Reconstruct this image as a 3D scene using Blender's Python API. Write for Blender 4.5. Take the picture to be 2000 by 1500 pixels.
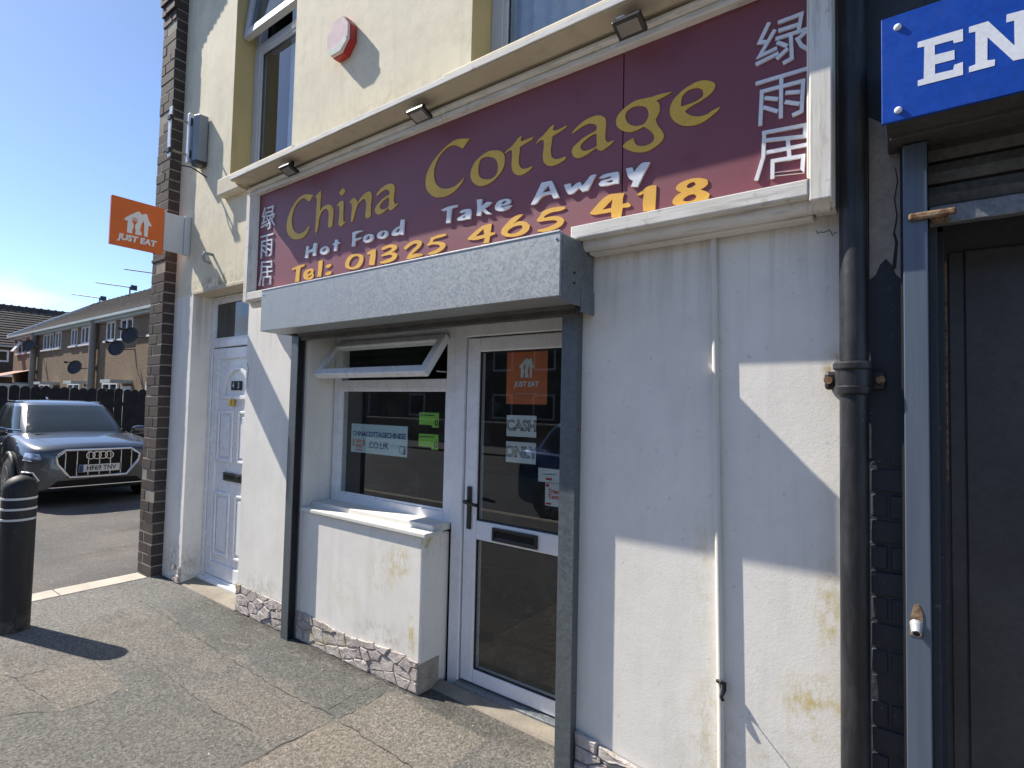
import bpy, bmesh, math, random
from mathutils import Vector, Matrix
from mathutils.geometry import tessellate_polygon
from mathutils.bvhtree import BVHTree
random.seed(11)
S = bpy.context.scene
C = S.collection
for o in list(bpy.data.objects): bpy.data.objects.remove(o)

# ------------------------------------------------------------------ camera
R_ = [[0.8053683013304158, 0.592366769672203, 0.021988847179415787],
      [-0.006783628500562189, 0.046302523381696485, -0.9989044292187587],
      [-0.5927359290582332, 0.8043367991809194, 0.04130898070476307]]
cam = bpy.data.cameras.new('camera'); cam_o = bpy.data.objects.new('camera', cam); C.objects.link(cam_o)
cam.sensor_width = 36.0; cam.lens = 36.0 * 1070 / 2000
cam.clip_start = 0.05; cam.clip_end = 2000
cam_o.matrix_world = Matrix(((R_[0][0], -R_[1][0], -R_[2][0], 0), (R_[0][1], -R_[1][1], -R_[2][1], 0),
                             (R_[0][2], -R_[1][2], -R_[2][2], 1.65), (0, 0, 0, 1)))
S.camera = cam_o

# ------------------------------------------------------------------ sky, sun, exposure
SUN = Vector((1.0, 0.30, -1.06))                    # direction the light travels
elev = math.atan2(1.06, math.hypot(1.0, 0.30)); azim = math.atan2(-1.0, -0.30)
wd = bpy.data.worlds.new('World'); S.world = wd; wd.use_nodes = True
wn = wd.node_tree; wn.nodes.clear()
wo = wn.nodes.new('ShaderNodeOutputWorld'); bg = wn.nodes.new('ShaderNodeBackground')
sky = wn.nodes.new('ShaderNodeTexSky'); sky.sky_type = 'NISHITA'; sky.sun_disc = False
sky.sun_elevation = elev; sky.sun_rotation = azim; sky.altitude = 30; sky.air_density = 0.65; sky.dust_density = 0.22; sky.ozone_density = 2.6
bg.inputs['Strength'].default_value = 0.128
def wnode(t, **k):
    n = wn.nodes.new(t)
    for a, b in k.items(): setattr(n, a, b)
    return n
# small cumulus low over the horizon: noise on the view direction, all round the sky
geo = wnode('ShaderNodeTexCoord'); sep = wnode('ShaderNodeSeparateXYZ'); wn.links.new(geo.outputs['Generated'], sep.inputs[0])
mp = wnode('ShaderNodeMapping'); mp.inputs['Scale'].default_value = (5.0, 5.0, 11.0); mp.inputs['Location'].default_value = (1.541, -3.333, -1.606)
wn.links.new(geo.outputs['Generated'], mp.inputs[0])
nz = wnode('ShaderNodeTexNoise'); nz.inputs['Scale'].default_value = 1.0; nz.inputs['Detail'].default_value = 6; wn.links.new(mp.outputs[0], nz.inputs['Vector'])
r1 = wnode('ShaderNodeMapRange'); r1.inputs[1].default_value = 0.54; r1.inputs[2].default_value = 0.68; wn.links.new(nz.outputs['Fac'], r1.inputs[0])
r2 = wnode('ShaderNodeMapRange'); r2.inputs[1].default_value = 0.22; r2.inputs[2].default_value = 0.13; wn.links.new(sep.outputs['Z'], r2.inputs[0])
mu = wnode('ShaderNodeMath', operation='MULTIPLY'); wn.links.new(r1.outputs[0], mu.inputs[0]); wn.links.new(r2.outputs[0], mu.inputs[1])
mx = wnode('ShaderNodeMix', data_type='RGBA'); wn.links.new(mu.outputs[0], mx.inputs[0]); wn.links.new(sky.outputs[0], mx.inputs[6]); mx.inputs[7].default_value = (4.6, 4.8, 5.2, 1)
wn.links.new(mx.outputs[2], bg.inputs['Color']); wn.links.new(bg.outputs[0], wo.inputs[0])
sl = bpy.data.lights.new('sun', 'SUN'); sl.energy = 4.6; sl.angle = math.radians(0.53); sl.color = (1.0, 0.93, 0.82)
so = bpy.data.objects.new('sun', sl); C.objects.link(so); so.rotation_euler = SUN.to_track_quat('-Z', 'Y').to_euler(); so.location = (-20, -6, 21)
S.render.engine = 'CYCLES'
S.view_settings.view_transform = 'Standard'; S.view_settings.look = 'None'; S.view_settings.gamma = 1.0
S.view_settings.use_curve_mapping = False
S.view_settings.exposure = 0.78

# ------------------------------------------------------------------ helpers: nodes
class N:
    def __init__(s, name):
        s.m = bpy.data.materials.new(name); s.m.use_nodes = True; s.t = s.m.node_tree; s.t.nodes.clear()
        s.out = s.t.nodes.new('ShaderNodeOutputMaterial'); s._pos = None
    def n(s, typ, ins=None, **k):
        x = s.t.nodes.new(typ)
        for a, b in k.items(): setattr(x, a, b)
        if ins:
            for a, b in ins.items(): s.set(x, a, b)
        return x
    def set(s, x, a, b):
        i = x.inputs[a]
        if isinstance(b, bpy.types.NodeSocket): s.t.links.new(b, i)
        elif isinstance(b, (tuple, list)) and len(b) == 3 and i.type == 'RGBA': i.default_value = (*b, 1)
        else: i.default_value = b
    def pos(s):
        if s._pos is None: s._pos = s.n('ShaderNodeNewGeometry').outputs['Position']
        return s._pos
    def obj(s): return s.n('ShaderNodeTexCoord').outputs['Object']
    def scale(s, v, sc): return s.n('ShaderNodeMapping', {0: v, 'Scale': sc}).outputs[0]
    def noise(s, v, sc, det=3, rough=.55): return s.n('ShaderNodeTexNoise', {'Vector': v, 'Scale': sc, 'Detail': det, 'Roughness': rough}).outputs['Fac']
    def ramp(s, f, a, b, lo=0., hi=1.): return s.n('ShaderNodeMapRange', {0: f, 1: a, 2: b, 3: lo, 4: hi}).outputs[0]
    def math(s, op, a, b=0.): return s.n('ShaderNodeMath', {0: a, 1: b}, operation=op).outputs[0]
    def mix(s, f, a, b, mode='MIX'):
        x = s.n('ShaderNodeMix', data_type='RGBA', blend_type=mode); s.set(x, 0, f); s.set(x, 6, a); s.set(x, 7, b); return x.outputs[2]
    def bump(s, h, st=.3, d=.002): return s.n('ShaderNodeBump', {'Height': h, 'Strength': st, 'Distance': d}).outputs[0]
    def pbr(s, col, rough=.6, metal=0., nrm=None, spec=.5, coat=0., **k):
        p = s.n('ShaderNodeBsdfPrincipled', {'Base Color': col, 'Roughness': rough, 'Metallic': metal, 'Specular IOR Level': spec, 'Coat Weight': coat})
        if nrm is not None: s.set(p, 'Normal', nrm)
        for a, b in k.items(): s.set(p, a, b)
        s.t.links.new(p.outputs[0], s.out.inputs[0]); return s.m
    def blob(s, c, r, nsc=14., lo=.35, hi=.75):
        # soft irregular patch round a point (stain with its own shape)
        d = s.n('ShaderNodeVectorMath', {0: s.pos(), 1: c}, operation='SUBTRACT').outputs[0]
        d = s.n('ShaderNodeVectorMath', {0: d, 1: tuple(1 / x for x in r)}, operation='MULTIPLY').outputs[0]
        l = s.n('ShaderNodeVectorMath', {0: d}, operation='LENGTH').outputs['Value']
        nn = s.math('ADD', s.math('MULTIPLY', s.noise(s.pos(), nsc, 6, .7), .6), s.math('MULTIPLY', s.noise(s.scale(s.pos(), (3, 3, .8)), nsc * 1.8, 4, .7), .4))
        return s.math('MULTIPLY', s.ramp(l, 1.0, .3), s.ramp(nn, .46, .62))

def simple(name, col, rough=.55, metal=0., var=.12, vs=3., fine=.06, fs=90., bump=0., bs=300., bd=.001, spec=.5, coat=0., world=True):
    m = N(name); v = m.pos() if world else m.obj()
    a = m.ramp(m.noise(v, vs, 4), .3, .7, 1 - var, 1 + var)
    b = m.ramp(m.noise(v, fs, 2), .3, .7, 1 - fine, 1 + fine)
    f = m.math('MULTIPLY', a, b)
    c = m.n('ShaderNodeVectorMath', {0: col, 'Scale': f}, operation='SCALE').outputs[0]
    rr = m.ramp(m.noise(v, vs * 3, 3), .3, .7, max(0.02, rough - .08), min(1, rough + .08))
    nr = m.bump(m.noise(v, bs, 2), .5, bd) if bump else None
    return m.pbr(c, rr, metal, nr, spec, coat)

# ------------------------------------------------------------------ helpers: meshes
WL = {}
def root(name, loc, label=None, cat=None, group=None):
    o = bpy.data.objects.new(name, None); C.objects.link(o); o.location = loc; o.empty_display_size = .1; WL[o.name] = Vector(loc)
    return tag(o, label, cat, group)
def tag(o, label=None, cat=None, group=None, kind=None):
    if label: o['label'] = label
    if cat: o['category'] = cat
    if group: o['group'] = group
    if kind: o['kind'] = kind
    return o
def attach(o, parent, local=False):
    if parent is not None:
        o.parent = parent
        if not local: o.location = -WL[parent.name]
    WL[o.name] = Vector((0, 0, 0)) if not local else WL.get(parent.name, Vector()) if parent is not None else Vector()
    return o
class MB:
    def __init__(s): s.v = []; s.f = []; s.mi = []
    def add(s, vs, fs, mi=0):
        b = len(s.v); s.v += [tuple(p) for p in vs]; s.f += [tuple(b + i for i in f) for f in fs]; s.mi += [mi] * len(fs); return s
    def box(s, x0, x1, y0, y1, z0, z1, mi=0):
        vs = [(x, y, z) for z in (z0, z1) for y in (y0, y1) for x in (x0, x1)]
        return s.add(vs, [(0, 2, 3, 1), (4, 5, 7, 6), (0, 1, 5, 4), (2, 6, 7, 3), (0, 4, 6, 2), (1, 3, 7, 5)], mi)
    def obox(s, c, ax, ay, az, mi=0):
        c, ax, ay, az = map(Vector, (c, ax, ay, az))
        vs = [c + sx * ax + sy * ay + sz * az for sz in (-1, 1) for sy in (-1, 1) for sx in (-1, 1)]
        return s.add(vs, [(0, 2, 3, 1), (4, 5, 7, 6), (0, 1, 5, 4), (2, 6, 7, 3), (0, 4, 6, 2), (1, 3, 7, 5)], mi)
    def cyl(s, p0, p1, r, n=16, r2=None, mi=0, caps=True):
        p0, p1 = Vector(p0), Vector(p1); d = (p1 - p0).normalized(); a = d.orthogonal().normalized(); b = d.cross(a); r2 = r if r2 is None else r2
        vs = []
        for p, q in ((p0, r), (p1, r2)): vs += [p + q * (math.cos(2 * math.pi * i / n) * a + math.sin(2 * math.pi * i / n) * b) for i in range(n)]
        fs = [(i, (i + 1) % n, n + (i + 1) % n, n + i) for i in range(n)]
        if caps: fs += [tuple(reversed(range(n))), tuple(range(n, 2 * n))]
        return s.add(vs, fs, mi)
    def tube(s, pts, r, n=8, closed=False, mi=0):
        pts = [Vector(p) for p in pts]; m = len(pts); vs = []; up = None
        for i, p in enumerate(pts):
            d = (pts[(i + 1) % m] - pts[i - 1]) if closed else pts[min(i + 1, m - 1)] - pts[max(i - 1, 0)]
            d.normalize()
            a = d.orthogonal().normalized() if up is None else (up - d * up.dot(d)).normalized()
            up = a; b = d.cross(a)
            vs += [p + r * (math.cos(2 * math.pi * k / n) * a + math.sin(2 * math.pi * k / n) * b) for k in range(n)]
        fs = []
        for i in range(m if closed else m - 1):
            j = (i + 1) % m
            fs += [(i * n + k, i * n + (k + 1) % n, j * n + (k + 1) % n, j * n + k) for k in range(n)]
        if not closed: fs += [tuple(reversed(range(n))), tuple(range((m - 1) * n, m * n))]
        return s.add(vs, fs, mi)
    def lathe(s, prof, c=(0, 0, 0), n=24, mi=0):
        c = Vector(c); m = len(prof)
        vs = [c + Vector((r * math.cos(2 * math.pi * k / n), r * math.sin(2 * math.pi * k / n), z)) for r, z in prof for k in range(n)]
        fs = [(i * n + k, i * n + (k + 1) % n, (i + 1) * n + (k + 1) % n, (i + 1) * n + k) for i in range(m - 1) for k in range(n)]
        fs += [tuple(reversed(range(n))), tuple(range((m - 1) * n, m * n))]
        return s.add(vs, fs, mi)
    def prism(s, loops, fn, mi=0):
        """loops: outline + holes in 2D; fn(u,v,w) -> 3D, w=0 back, w=1 front"""
        flat = [p for l in loops for p in l]
        tris = tessellate_polygon([[Vector((p[0], p[1], 0)) for p in l] for l in loops])
        n = len(flat); vs = [fn(p[0], p[1], 1) for p in flat] + [fn(p[0], p[1], 0) for p in flat]
        fs = []
        for t in tris:
            a, b, c = (flat[i] for i in t)
            ar = (b[0] - a[0]) * (c[1] - a[1]) - (b[1] - a[1]) * (c[0] - a[0])
            t = t if ar > 0 else (t[0], t[2], t[1])
            fs += [tuple(t), tuple(n + i for i in reversed(t))]
        k = 0
        for l in loops:
            m = len(l); ar = sum(l[i][0] * l[(i + 1) % m][1] - l[(i + 1) % m][0] * l[i][1] for i in range(m))
            outer = l is loops[0]
            for i in range(m):
                j = (i + 1) % m; q = (k + i, n + k + i, n + k + j, k + j)
                fs.append(q if (ar > 0) == outer else tuple(reversed(q)))
            k += m
        return s.add(vs, fs, mi)
    def build(s, name, mats, parent=None, smooth=False, bevel=0., seg=2, local=False, angle=40):
        me = bpy.data.meshes.new(name); me.from_pydata([tuple(p) for p in s.v], [], s.f)
        if not isinstance(mats, (list, tuple)): mats = [mats]
        for m in mats: me.materials.append(m)
        if len(mats) > 1: me.polygons.foreach_set('material_index', s.mi)
        if smooth: me.polygons.foreach_set('use_smooth', [True] * len(me.polygons))
        me.update()
        if smooth:
            try: me.set_sharp_from_angle(angle=math.radians(angle))
            except Exception: pass
        o = bpy.data.objects.new(name, me); C.objects.link(o)
        if bevel:
            b = o.modifiers.new('bevel', 'BEVEL'); b.width = bevel; b.segments = seg; b.limit_method = 'ANGLE'; b.angle_limit = math.radians(50)
        return attach(o, parent, local)
def Box(name, mat, parent, x0, x1, y0, y1, z0, z1, bevel=.003):
    return MB().box(x0, x1, y0, y1, z0, z1).build(name, mat, parent, bevel=bevel)
def facing(y0, y1):            # for prisms on the street face: u = X, v = Z, w front at smaller Y
    return lambda u, v, w: (u, y1 if w == 0 else y0, v)
def smooth_loop(l, sub=3, corner=52):
    n = len(l); out = []
    P = [Vector((a, b)) for a, b in l]
    def crn(i):
        a = P[i] - P[i - 1]; b = P[(i + 1) % n] - P[i]
        return a.length < 1e-6 or b.length < 1e-6 or a.angle(b) > math.radians(corner)
    cr = [crn(i) for i in range(n)]
    for i in range(n):
        j = (i + 1) % n; p1, p2 = P[i], P[j]
        t1 = Vector((0, 0)) if cr[i] else (p2 - P[i - 1]) * .5
        t2 = Vector((0, 0)) if cr[j] else (P[(i + 2) % n] - p1) * .5
        L = (p2 - p1).length
        if cr[i]: t1 = (p2 - p1)
        if cr[j]: t2 = (p2 - p1)
        for k in range(sub):
            t = k / sub
            h = (2 * t ** 3 - 3 * t ** 2 + 1) * p1 + (t ** 3 - 2 * t ** 2 + t) * t1 + (-2 * t ** 3 + 3 * t ** 2) * p2 + (t ** 3 - t ** 2) * t2
            out.append((h.x, h.y))
    return out
def text_geo(txt, size, bold=0., shear=0., outline=0., align='CENTER', space=1.):
    cu = bpy.data.curves.new('text', 'FONT'); cu.body = txt; cu.size = size; cu.offset = bold; cu.shear = shear; cu.align_x = align; cu.align_y = 'CENTER'; cu.space_character = space
    cu.resolution_u = 3
    if outline: cu.fill_mode = 'NONE'; cu.bevel_depth = outline; cu.bevel_resolution = 0
    o = bpy.data.objects.new('text', cu); C.objects.link(o)
    dg = bpy.context.evaluated_depsgraph_get(); me = o.evaluated_get(dg).to_mesh()
    vs = [tuple(v.co) for v in me.vertices]; fs = [tuple(p.vertices) for p in me.polygons]
    o.evaluated_get(dg).to_mesh_clear(); bpy.data.objects.remove(o); bpy.data.curves.remove(cu)
    return vs, fs
def text_mb(mb, txt, size, fn, **k):
    mi = k.pop('mi', 0); vs, fs = text_geo(txt, size, **k)
    mb.add([fn(a, b, c) for a, b, c in vs], fs, mi); return mb
def wall_holes(mb, x0, x1, z0, z1, holes, y, depth, mi=0, rmi=0):
    """street-facing sheet at Y=y with openings and their reveals"""
    xs = sorted({x0, x1, *[h[0] for h in holes], *[h[1] for h in holes]}); zs = sorted({z0, z1, *[h[2] for h in holes], *[h[3] for h in holes]})
    xs = [x for x in xs if x0 <= x <= x1]; zs = [z for z in zs if z0 <= z <= z1]
    for a, b in zip(xs, xs[1:]):
        for c, d in zip(zs, zs[1:]):
            cx, cz = (a + b) / 2, (c + d) / 2
            if any(h[0] < cx < h[1] and h[2] < cz < h[3] for h in holes): continue
            mb.add([(a, y, c), (b, y, c), (b, y, d), (a, y, d)], [(0, 1, 2, 3)], mi)
    for a, b, c, d in holes:
        e = y + depth
        mb.add([(a, y, c), (a, y, d), (a, e, d), (a, e, c)], [(0, 1, 2, 3)], rmi)
        mb.add([(b, y, c), (b, e, c), (b, e, d), (b, y, d)], [(0, 1, 2, 3)], rmi)
        if d < z1 - 1e-6: mb.add([(a, y, d), (b, y, d), (b, e, d), (a, e, d)], [(0, 1, 2, 3)], rmi)
        if c > z0 + 1e-6: mb.add([(a, y, c), (a, e, c), (b, e, c), (b, y, c)], [(0, 1, 2, 3)], rmi)
    return mb
# ------------------------------------------------------------------ materials
def render_mat(name, base, stains, grey=.25, under=None, blotch=0.):
    m = N(name); p = m.pos()
    f = m.ramp(m.noise(p, 2.2, 5, .6), .3, .75, .90, 1.05)
    st = m.noise(m.scale(p, (9, 9, .9)), 1.6, 4)
    c = m.n('ShaderNodeVectorMath', {0: base, 'Scale': f}, operation='SCALE').outputs[0]
    c = m.mix(m.ramp(st, .52, .78, 0, grey), c, tuple(x * .55 for x in base))
    c = m.mix(m.ramp(m.noise(p, 34, 3), .66, .74, 0, .35), c, tuple(x * .45 for x in base))
    if blotch: c = m.mix(m.ramp(m.noise(p, 4.5, 6, .7), .48, .70, 0, blotch), c, tuple(x * .72 for x in base))
    for cc, rr, col, s in stains: c = m.mix(m.math('MULTIPLY', m.blob(cc, rr), s), c, col)
    if under is not None:        # run-off streaks below a ledge at height `under`
        z = m.n('ShaderNodeSeparateXYZ', {0: p}).outputs[2]
        k = m.math('MULTIPLY', m.ramp(z, under - .45, under, 0, 1), m.ramp(m.noise(m.scale(p, (26, 26, 1.0)), 1.0, 3), .48, .72, 0, .38))
        c = m.mix(k, c, (.36, .31, .23))
    h = m.math('ADD', m.noise(p, 150, 3, .6), m.math('MULTIPLY', m.noise(p, 14, 2), 1.2))
    return m.pbr(c, .82, 0, m.bump(h, .30, .0022), .25)
WHITE = (.85, .822, .760)
YEL = (.58, .47, .17)
M_white = render_mat('white_render', WHITE, [((-.235, 2.27, 1.80), (.05, .2, .11), (.45, .33, .12), 1.0), ((-.29, 2.27, .60), (.16, .2, .17), YEL, .85), ((-.25, 2.27, .95), (.06, .2, .22), YEL, .8),
    ((-2.48, 2.27, .72), (.13, .2, .16), YEL, .9), ((-2.63, 2.27, .62), (.16, .2, .2), YEL, .55), ((-2.36, 2.27, .33), (.05, .2, .2), YEL, .9), ((-2.3, 2.27, .86), (.07, .2, .12), (.42, .38, .08), 1.0), ((-.66, 2.27, .45), (.09, .2, .3), YEL, .5), ((-.7, 2.27, 1.0), (.05, .2, .35), YEL, .45),
    ((-3.0, 2.27, .4), (.2, .2, .2), YEL, .3), ((-3.95, 2.27, .25), (.35, .2, .12), (.40, .36, .27), .7), ((-2.6, 2.27, .25), (.4, .2, .12), (.42, .38, .28), .6), ((-5.45, 2.27, .15), (.3, .3, .25), (.30, .28, .20), .9), ((-.5, 2.27, .3), (.5, .2, .25), (.55, .50, .38), .5)], .20, 2.37, .22)
M_cream = render_mat('cream_render', (.80, .735, .56), [((-3.17, 2.27, 3.85), (.9, .3, .5), (.62, .60, .50), .6), ((-5.2, 2.27, 3.2), (.6, .3, .6), (.55, .53, .44), .6), ((-4.9, 2.27, 2.68), (.7, .3, .09), (.24, .20, .11), .9), ((-2.6, 2.27, 4.3), (.5, .3, .9), (.68, .64, .52), .5), ((-2.9, 2.27, 3.5), (.9, .3, .25), (.56, .46, .24), .6)], .26, None, .55)
M_olive = render_mat('ochre_reveal', (.52, .43, .22), [], .3)
M_sillpaint = render_mat('sill_paint', (.70, .64, .50), [], .3)
M_step = simple('concrete_step', (.235, .205, .165), .85, var=.2, vs=6, fine=.15, fs=120, bump=1, bs=150)

def stone_mat():
    m = N('plinth_stone'); p = m.pos()
    c = m.mix(m.ramp(m.noise(p, 9, 4), .35, .65), (.42, .36, .33), (.68, .62, .58))
    c = m.mix(m.ramp(m.noise(p, 45, 4, .7), .55, .72, 0, .8), c, (.16, .14, .12))
    c = m.mix(m.ramp(m.noise(p, 5, 3), .60, .70, 0, .5), c, (.42, .38, .14))
    return m.pbr(c, .85, 0, m.bump(m.noise(m.scale(p, (1, 1, 1.6)), 55, 6, .75), 1.0, .012), .3)
M_stone = stone_mat()
M_mortar = simple('mortar', (.36, .32, .26), .9, var=.25, vs=9, fine=.2, bump=1, bs=120, bd=.004)
def brick_mat(name, a, b, c_, spot=.2):
    m = N(name); p = m.pos(); o = m.n('ShaderNodeObjectInfo').outputs['Random']
    c = m.mix(o, a, b)
    c = m.mix(m.ramp(m.noise(p, 30, 4, .7), .5, .75, 0, .6), c, c_)
    c = m.mix(m.ramp(m.noise(p, 7, 3), .62, .70, 0, spot), c, (.5, .48, .45))
    return m.pbr(c, .8, 0, m.bump(m.noise(p, 90, 4, .7), .6, .003), .35)
M_brick = brick_mat('brown_brick', (.052, .040, .035), (.080, .062, .052), (.03, .026, .024), .05)
M_brickm = simple('brick_mortar', (.24, .22, .19), .9, var=.25, vs=8, bump=1, bs=150)
def darkbrick():
    m = N('navy_painted_brick'); p = m.pos()
    c = m.mix(m.ramp(m.noise(p, 40, 5, .7), .63, .70, 0, .8), (.036, .045, .057), (.18, .19, .21))
    c = m.mix(m.ramp(m.noise(p, 5, 3), .4, .7, 0, .6), c, (.04, .046, .056))
    return m.pbr(c, .62, 0, m.bump(m.noise(p, 70, 4, .7), .6, .004), .5)
M_navy = darkbrick()
M_patch = simple('bare_render', (.40, .37, .32), .9, var=.15, vs=8, fine=.12, bump=1, bs=120, bd=.003)

def pavement_mat():
    m = N('pavement_asphalt'); p = m.pos(); xyz = m.n('ShaderNodeSeparateXYZ', {0: p})
    agg = m.n('ShaderNodeTexVoronoi', {'Vector': p, 'Scale': 130.0}).outputs['Color']
    agg = m.n('ShaderNodeSeparateXYZ', {0: agg}).outputs[0]
    big = m.noise(p, 1.1, 4, .6); med = m.noise(p, 6, 5, .65)
    c = m.mix(m.ramp(big, .38, .62), (.118, .116, .108), (.150, .138, .120))
    c = m.mix(m.ramp(med, .35, .7), c, m.mix(.5, c, (.205, .190, .166)))
    # strip of smoother darker tarmac along the foot of the wall, and two repair patches
    wob = m.math('MULTIPLY', m.math('SUBTRACT', m.noise(p, 3.5, 4), .5), .35)
    yy = m.math('ADD', xyz.outputs[1], wob)
    k = m.math('MULTIPLY', m.ramp(yy, 1.84, 1.90), m.ramp(xyz.outputs[0], -2.30, -2.42))
    c = m.mix(m.math('MULTIPLY', k, .8), c, (.098, .100, .094))
    k2 = m.math('MULTIPLY', m.ramp(yy, 2.06, 2.24), m.ramp(m.noise(p, 2.6, 4), .36, .58))
    c = m.mix(m.math('MULTIPLY', k2, .85), c, (.070, .068, .060))
    def patch(x0, x1, y0, y1, e=.012):       # old repair patch with a slightly ragged edge
        w2 = m.math('MULTIPLY', m.math('SUBTRACT', m.noise(p, 14, 4), .5), .05)
        X = m.math('ADD', xyz.outputs[0], w2); Y = m.math('ADD', xyz.outputs[1], w2)
        a = m.math('MULTIPLY', m.ramp(X, x0 - e, x0 + e), m.ramp(X, x1 + e, x1 - e)); b = m.math('MULTIPLY', m.ramp(Y, y0 - e, y0 + e), m.ramp(Y, y1 + e, y1 - e))
        return m.math('MULTIPLY', a, b)
    c = m.mix(m.math('MULTIPLY', patch(-2.455, 3.0, -1.0, 1.835), .55), c, (.215, .180, .145))
    c = m.mix(m.math('MULTIPLY', patch(-2.45, -1.72, 1.84, 2.20), .6), c, (.205, .180, .148))
    c = m.mix(m.math('MULTIPLY', patch(-3.81, -2.47, .62, 1.485), .55), c, (.112, .114, .104))
    c = m.mix(m.math('MULTIPLY', patch(-3.15, -2.47, 1.50, 1.83), .5), c, (.165, .148, .128))
    c = m.mix(m.math('MULTIPLY', patch(-4.85, -4.25, .2, .93), .6), c, (.205, .180, .148))
    c = m.mix(m.math('MULTIPLY', patch(-4.2, -3.62, .98, 1.30), .45), c, (.205, .180, .148))
    k4 = m.ramp(m.math('ADD', xyz.outputs[0], wob), -4.6, -5.0)
    c = m.mix(m.math('MULTIPLY', k4, .5), c, (.20, .198, .185))
    c = m.mix(m.ramp(m.noise(p, 2.2, 5, .7), .56, .72, 0, .7), c, (.085, .082, .074))
    c = m.mix(m.ramp(m.noise(m.scale(p, (1.0, 2.2, 1)), 3.3, 6, .72), .54, .68, 0, .55), c, (.21, .192, .166))
    c = m.mix(m.ramp(m.noise(p, 13, 5, .7), .56, .72, 0, .6), c, (.085, .080, .072))
    g = m.ramp(agg, 0, 1, .62, 1.42)
    g = m.math('MULTIPLY', g, m.ramp(m.noise(p, 42, 5, .75), .3, .7, .58, 1.42))
    c = m.n('ShaderNodeVectorMath', {0: c, 'Scale': g}, operation='SCALE').outputs[0]
    c = m.mix(m.ramp(m.n('ShaderNodeTexVoronoi', {'Vector': p, 'Scale': 5.0}).outputs['Distance'], .030, .018), c, (.035, .033, .03))
    c = m.mix(m.ramp(m.n('ShaderNodeTexVoronoi', {'Vector': m.n('ShaderNodeVectorMath', {0: p, 1: (3.1, 1.7, 0)}, operation='ADD').outputs[0], 'Scale': 3.1}).outputs['Distance'], .016, .010), c, (.62, .60, .56))
    h = m.math('ADD', m.math('MULTIPLY', agg, .7), m.noise(p, 70, 4, .7)); h = m.math('ADD', h, m.math('MULTIPLY', m.noise(p, 7, 4), 2.5))
    return m.pbr(c, .86, 0, m.bump(h, .75, .0045), .3)
M_pave = pavement_mat()
def carpark_mat():
    m = N('car_park_tarmac'); p = m.pos()
    c = m.mix(m.ramp(m.noise(p, .7, 5, .6), .35, .65), (.098, .095, .090), (.155, .142, .128))
    w = m.scale(p, (2.2, .45, 1))
    c = m.mix(m.ramp(m.noise(w, 1.2, 5, .7), .55, .72, 0, .7), c, (.075, .065, .058))
    c = m.mix(m.ramp(m.noise(p, 9, 5, .7), .60, .74, 0, .6), c, (.30, .27, .24))
    g = m.ramp(m.noise(p, 60, 3, .7), .3, .7, .65, 1.35)
    c = m.n('ShaderNodeVectorMath', {0: c, 'Scale': g}, operation='SCALE').outputs[0]
    return m.pbr(c, .9, 0, m.bump(m.noise(p, 45, 5, .75), .8, .012), .3)
M_park = carpark_mat()
M_road = simple('road_tarmac', (.095, .093, .09), .85, var=.2, vs=.5, fine=.3, fs=60, bump=1, bs=60, bd=.004)
M_earth = simple('grass_ground', (.07, .10, .035), .95, var=.3, vs=.2, fine=.3, fs=8)
M_kerb = simple('pale_kerb_stone', (.47, .42, .35), .85, var=.14, vs=5, fine=.15, fs=120, bump=1, bs=120)
M_crack = simple('crack', (.055, .050, .045), .95)

def galv(name, a, b, metal=.55, rough=.42, dirt=.3):
    m = N(name); p = m.pos()
    v = m.n('ShaderNodeTexVoronoi', {'Vector': p, 'Scale': 95.0}).outputs['Color']; v = m.n('ShaderNodeSeparateXYZ', {0: v}).outputs[0]
    f = m.math('ADD', m.math('MULTIPLY', v, .55), m.math('MULTIPLY', m.noise(p, 25, 4, .7), .45))
    c = m.mix(m.ramp(f, .25, .75), a, b)
    c = m.mix(m.ramp(m.noise(m.scale(p, (6, 6, 2)), 1.5, 5, .7), .55, .75, 0, dirt), c, (.13, .125, .115))
    return m.pbr(c, m.ramp(v, 0, 1, rough - .08, rough + .15), metal, m.bump(m.noise(p, 14, 3), .15, .004), .5)
M_galv = galv('galvanised_steel', (.350, .366, .368), (.395, .411, .412), .5, .45, .14)
M_galvd = galv('dull_galvanised_steel', (.17, .185, .20), (.26, .28, .30), .5, .5, .45)
def rail_mat():
    m = N('painted_steel_rail'); p = m.pos()
    c = m.mix(m.ramp(m.noise(m.scale(p, (60, 60, 1.2)), 1.0, 4), .35, .65), (.100, .132, .180), (.128, .162, .210))
    c = m.mix(m.ramp(m.noise(m.scale(p, (8, 8, 3)), 1.5, 5, .7), .6, .72, 0, .4), c, (.20, .22, .24))
    return m.pbr(c, .42, .25, None, .5)
M_rail = rail_mat()
M_galvr = galv('steel_guide_rail', (.115, .135, .150), (.150, .172, .188), .45, .45, .3)
M_slat = simple('dark_shutter_slat', (.085, .085, .08), .55, .3, var=.25, vs=7, fine=.2, fs=60)
M_black = simple('black_plastic', (.012, .012, .013), .35, var=.2, fine=.1)
M_blackm = simple('matt_black', (.015, .014, .016), .7, var=.2)
def pipe_mat():
    m = N('black_pipe_paint'); p = m.pos()
    c = m.mix(m.ramp(m.noise(m.scale(p, (14, 14, 2.5)), 1.4, 5, .7), .45, .75), (.012, .013, .016), (.048, .050, .055))
    c = m.mix(m.ramp(m.noise(p, 60, 4, .7), .70, .75, 0, .8), c, (.30, .30, .30))
    return m.pbr(c, .45, 0, m.bump(m.noise(p, 40, 4), .3, .003), .5)
M_pipe = pipe_mat()
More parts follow.
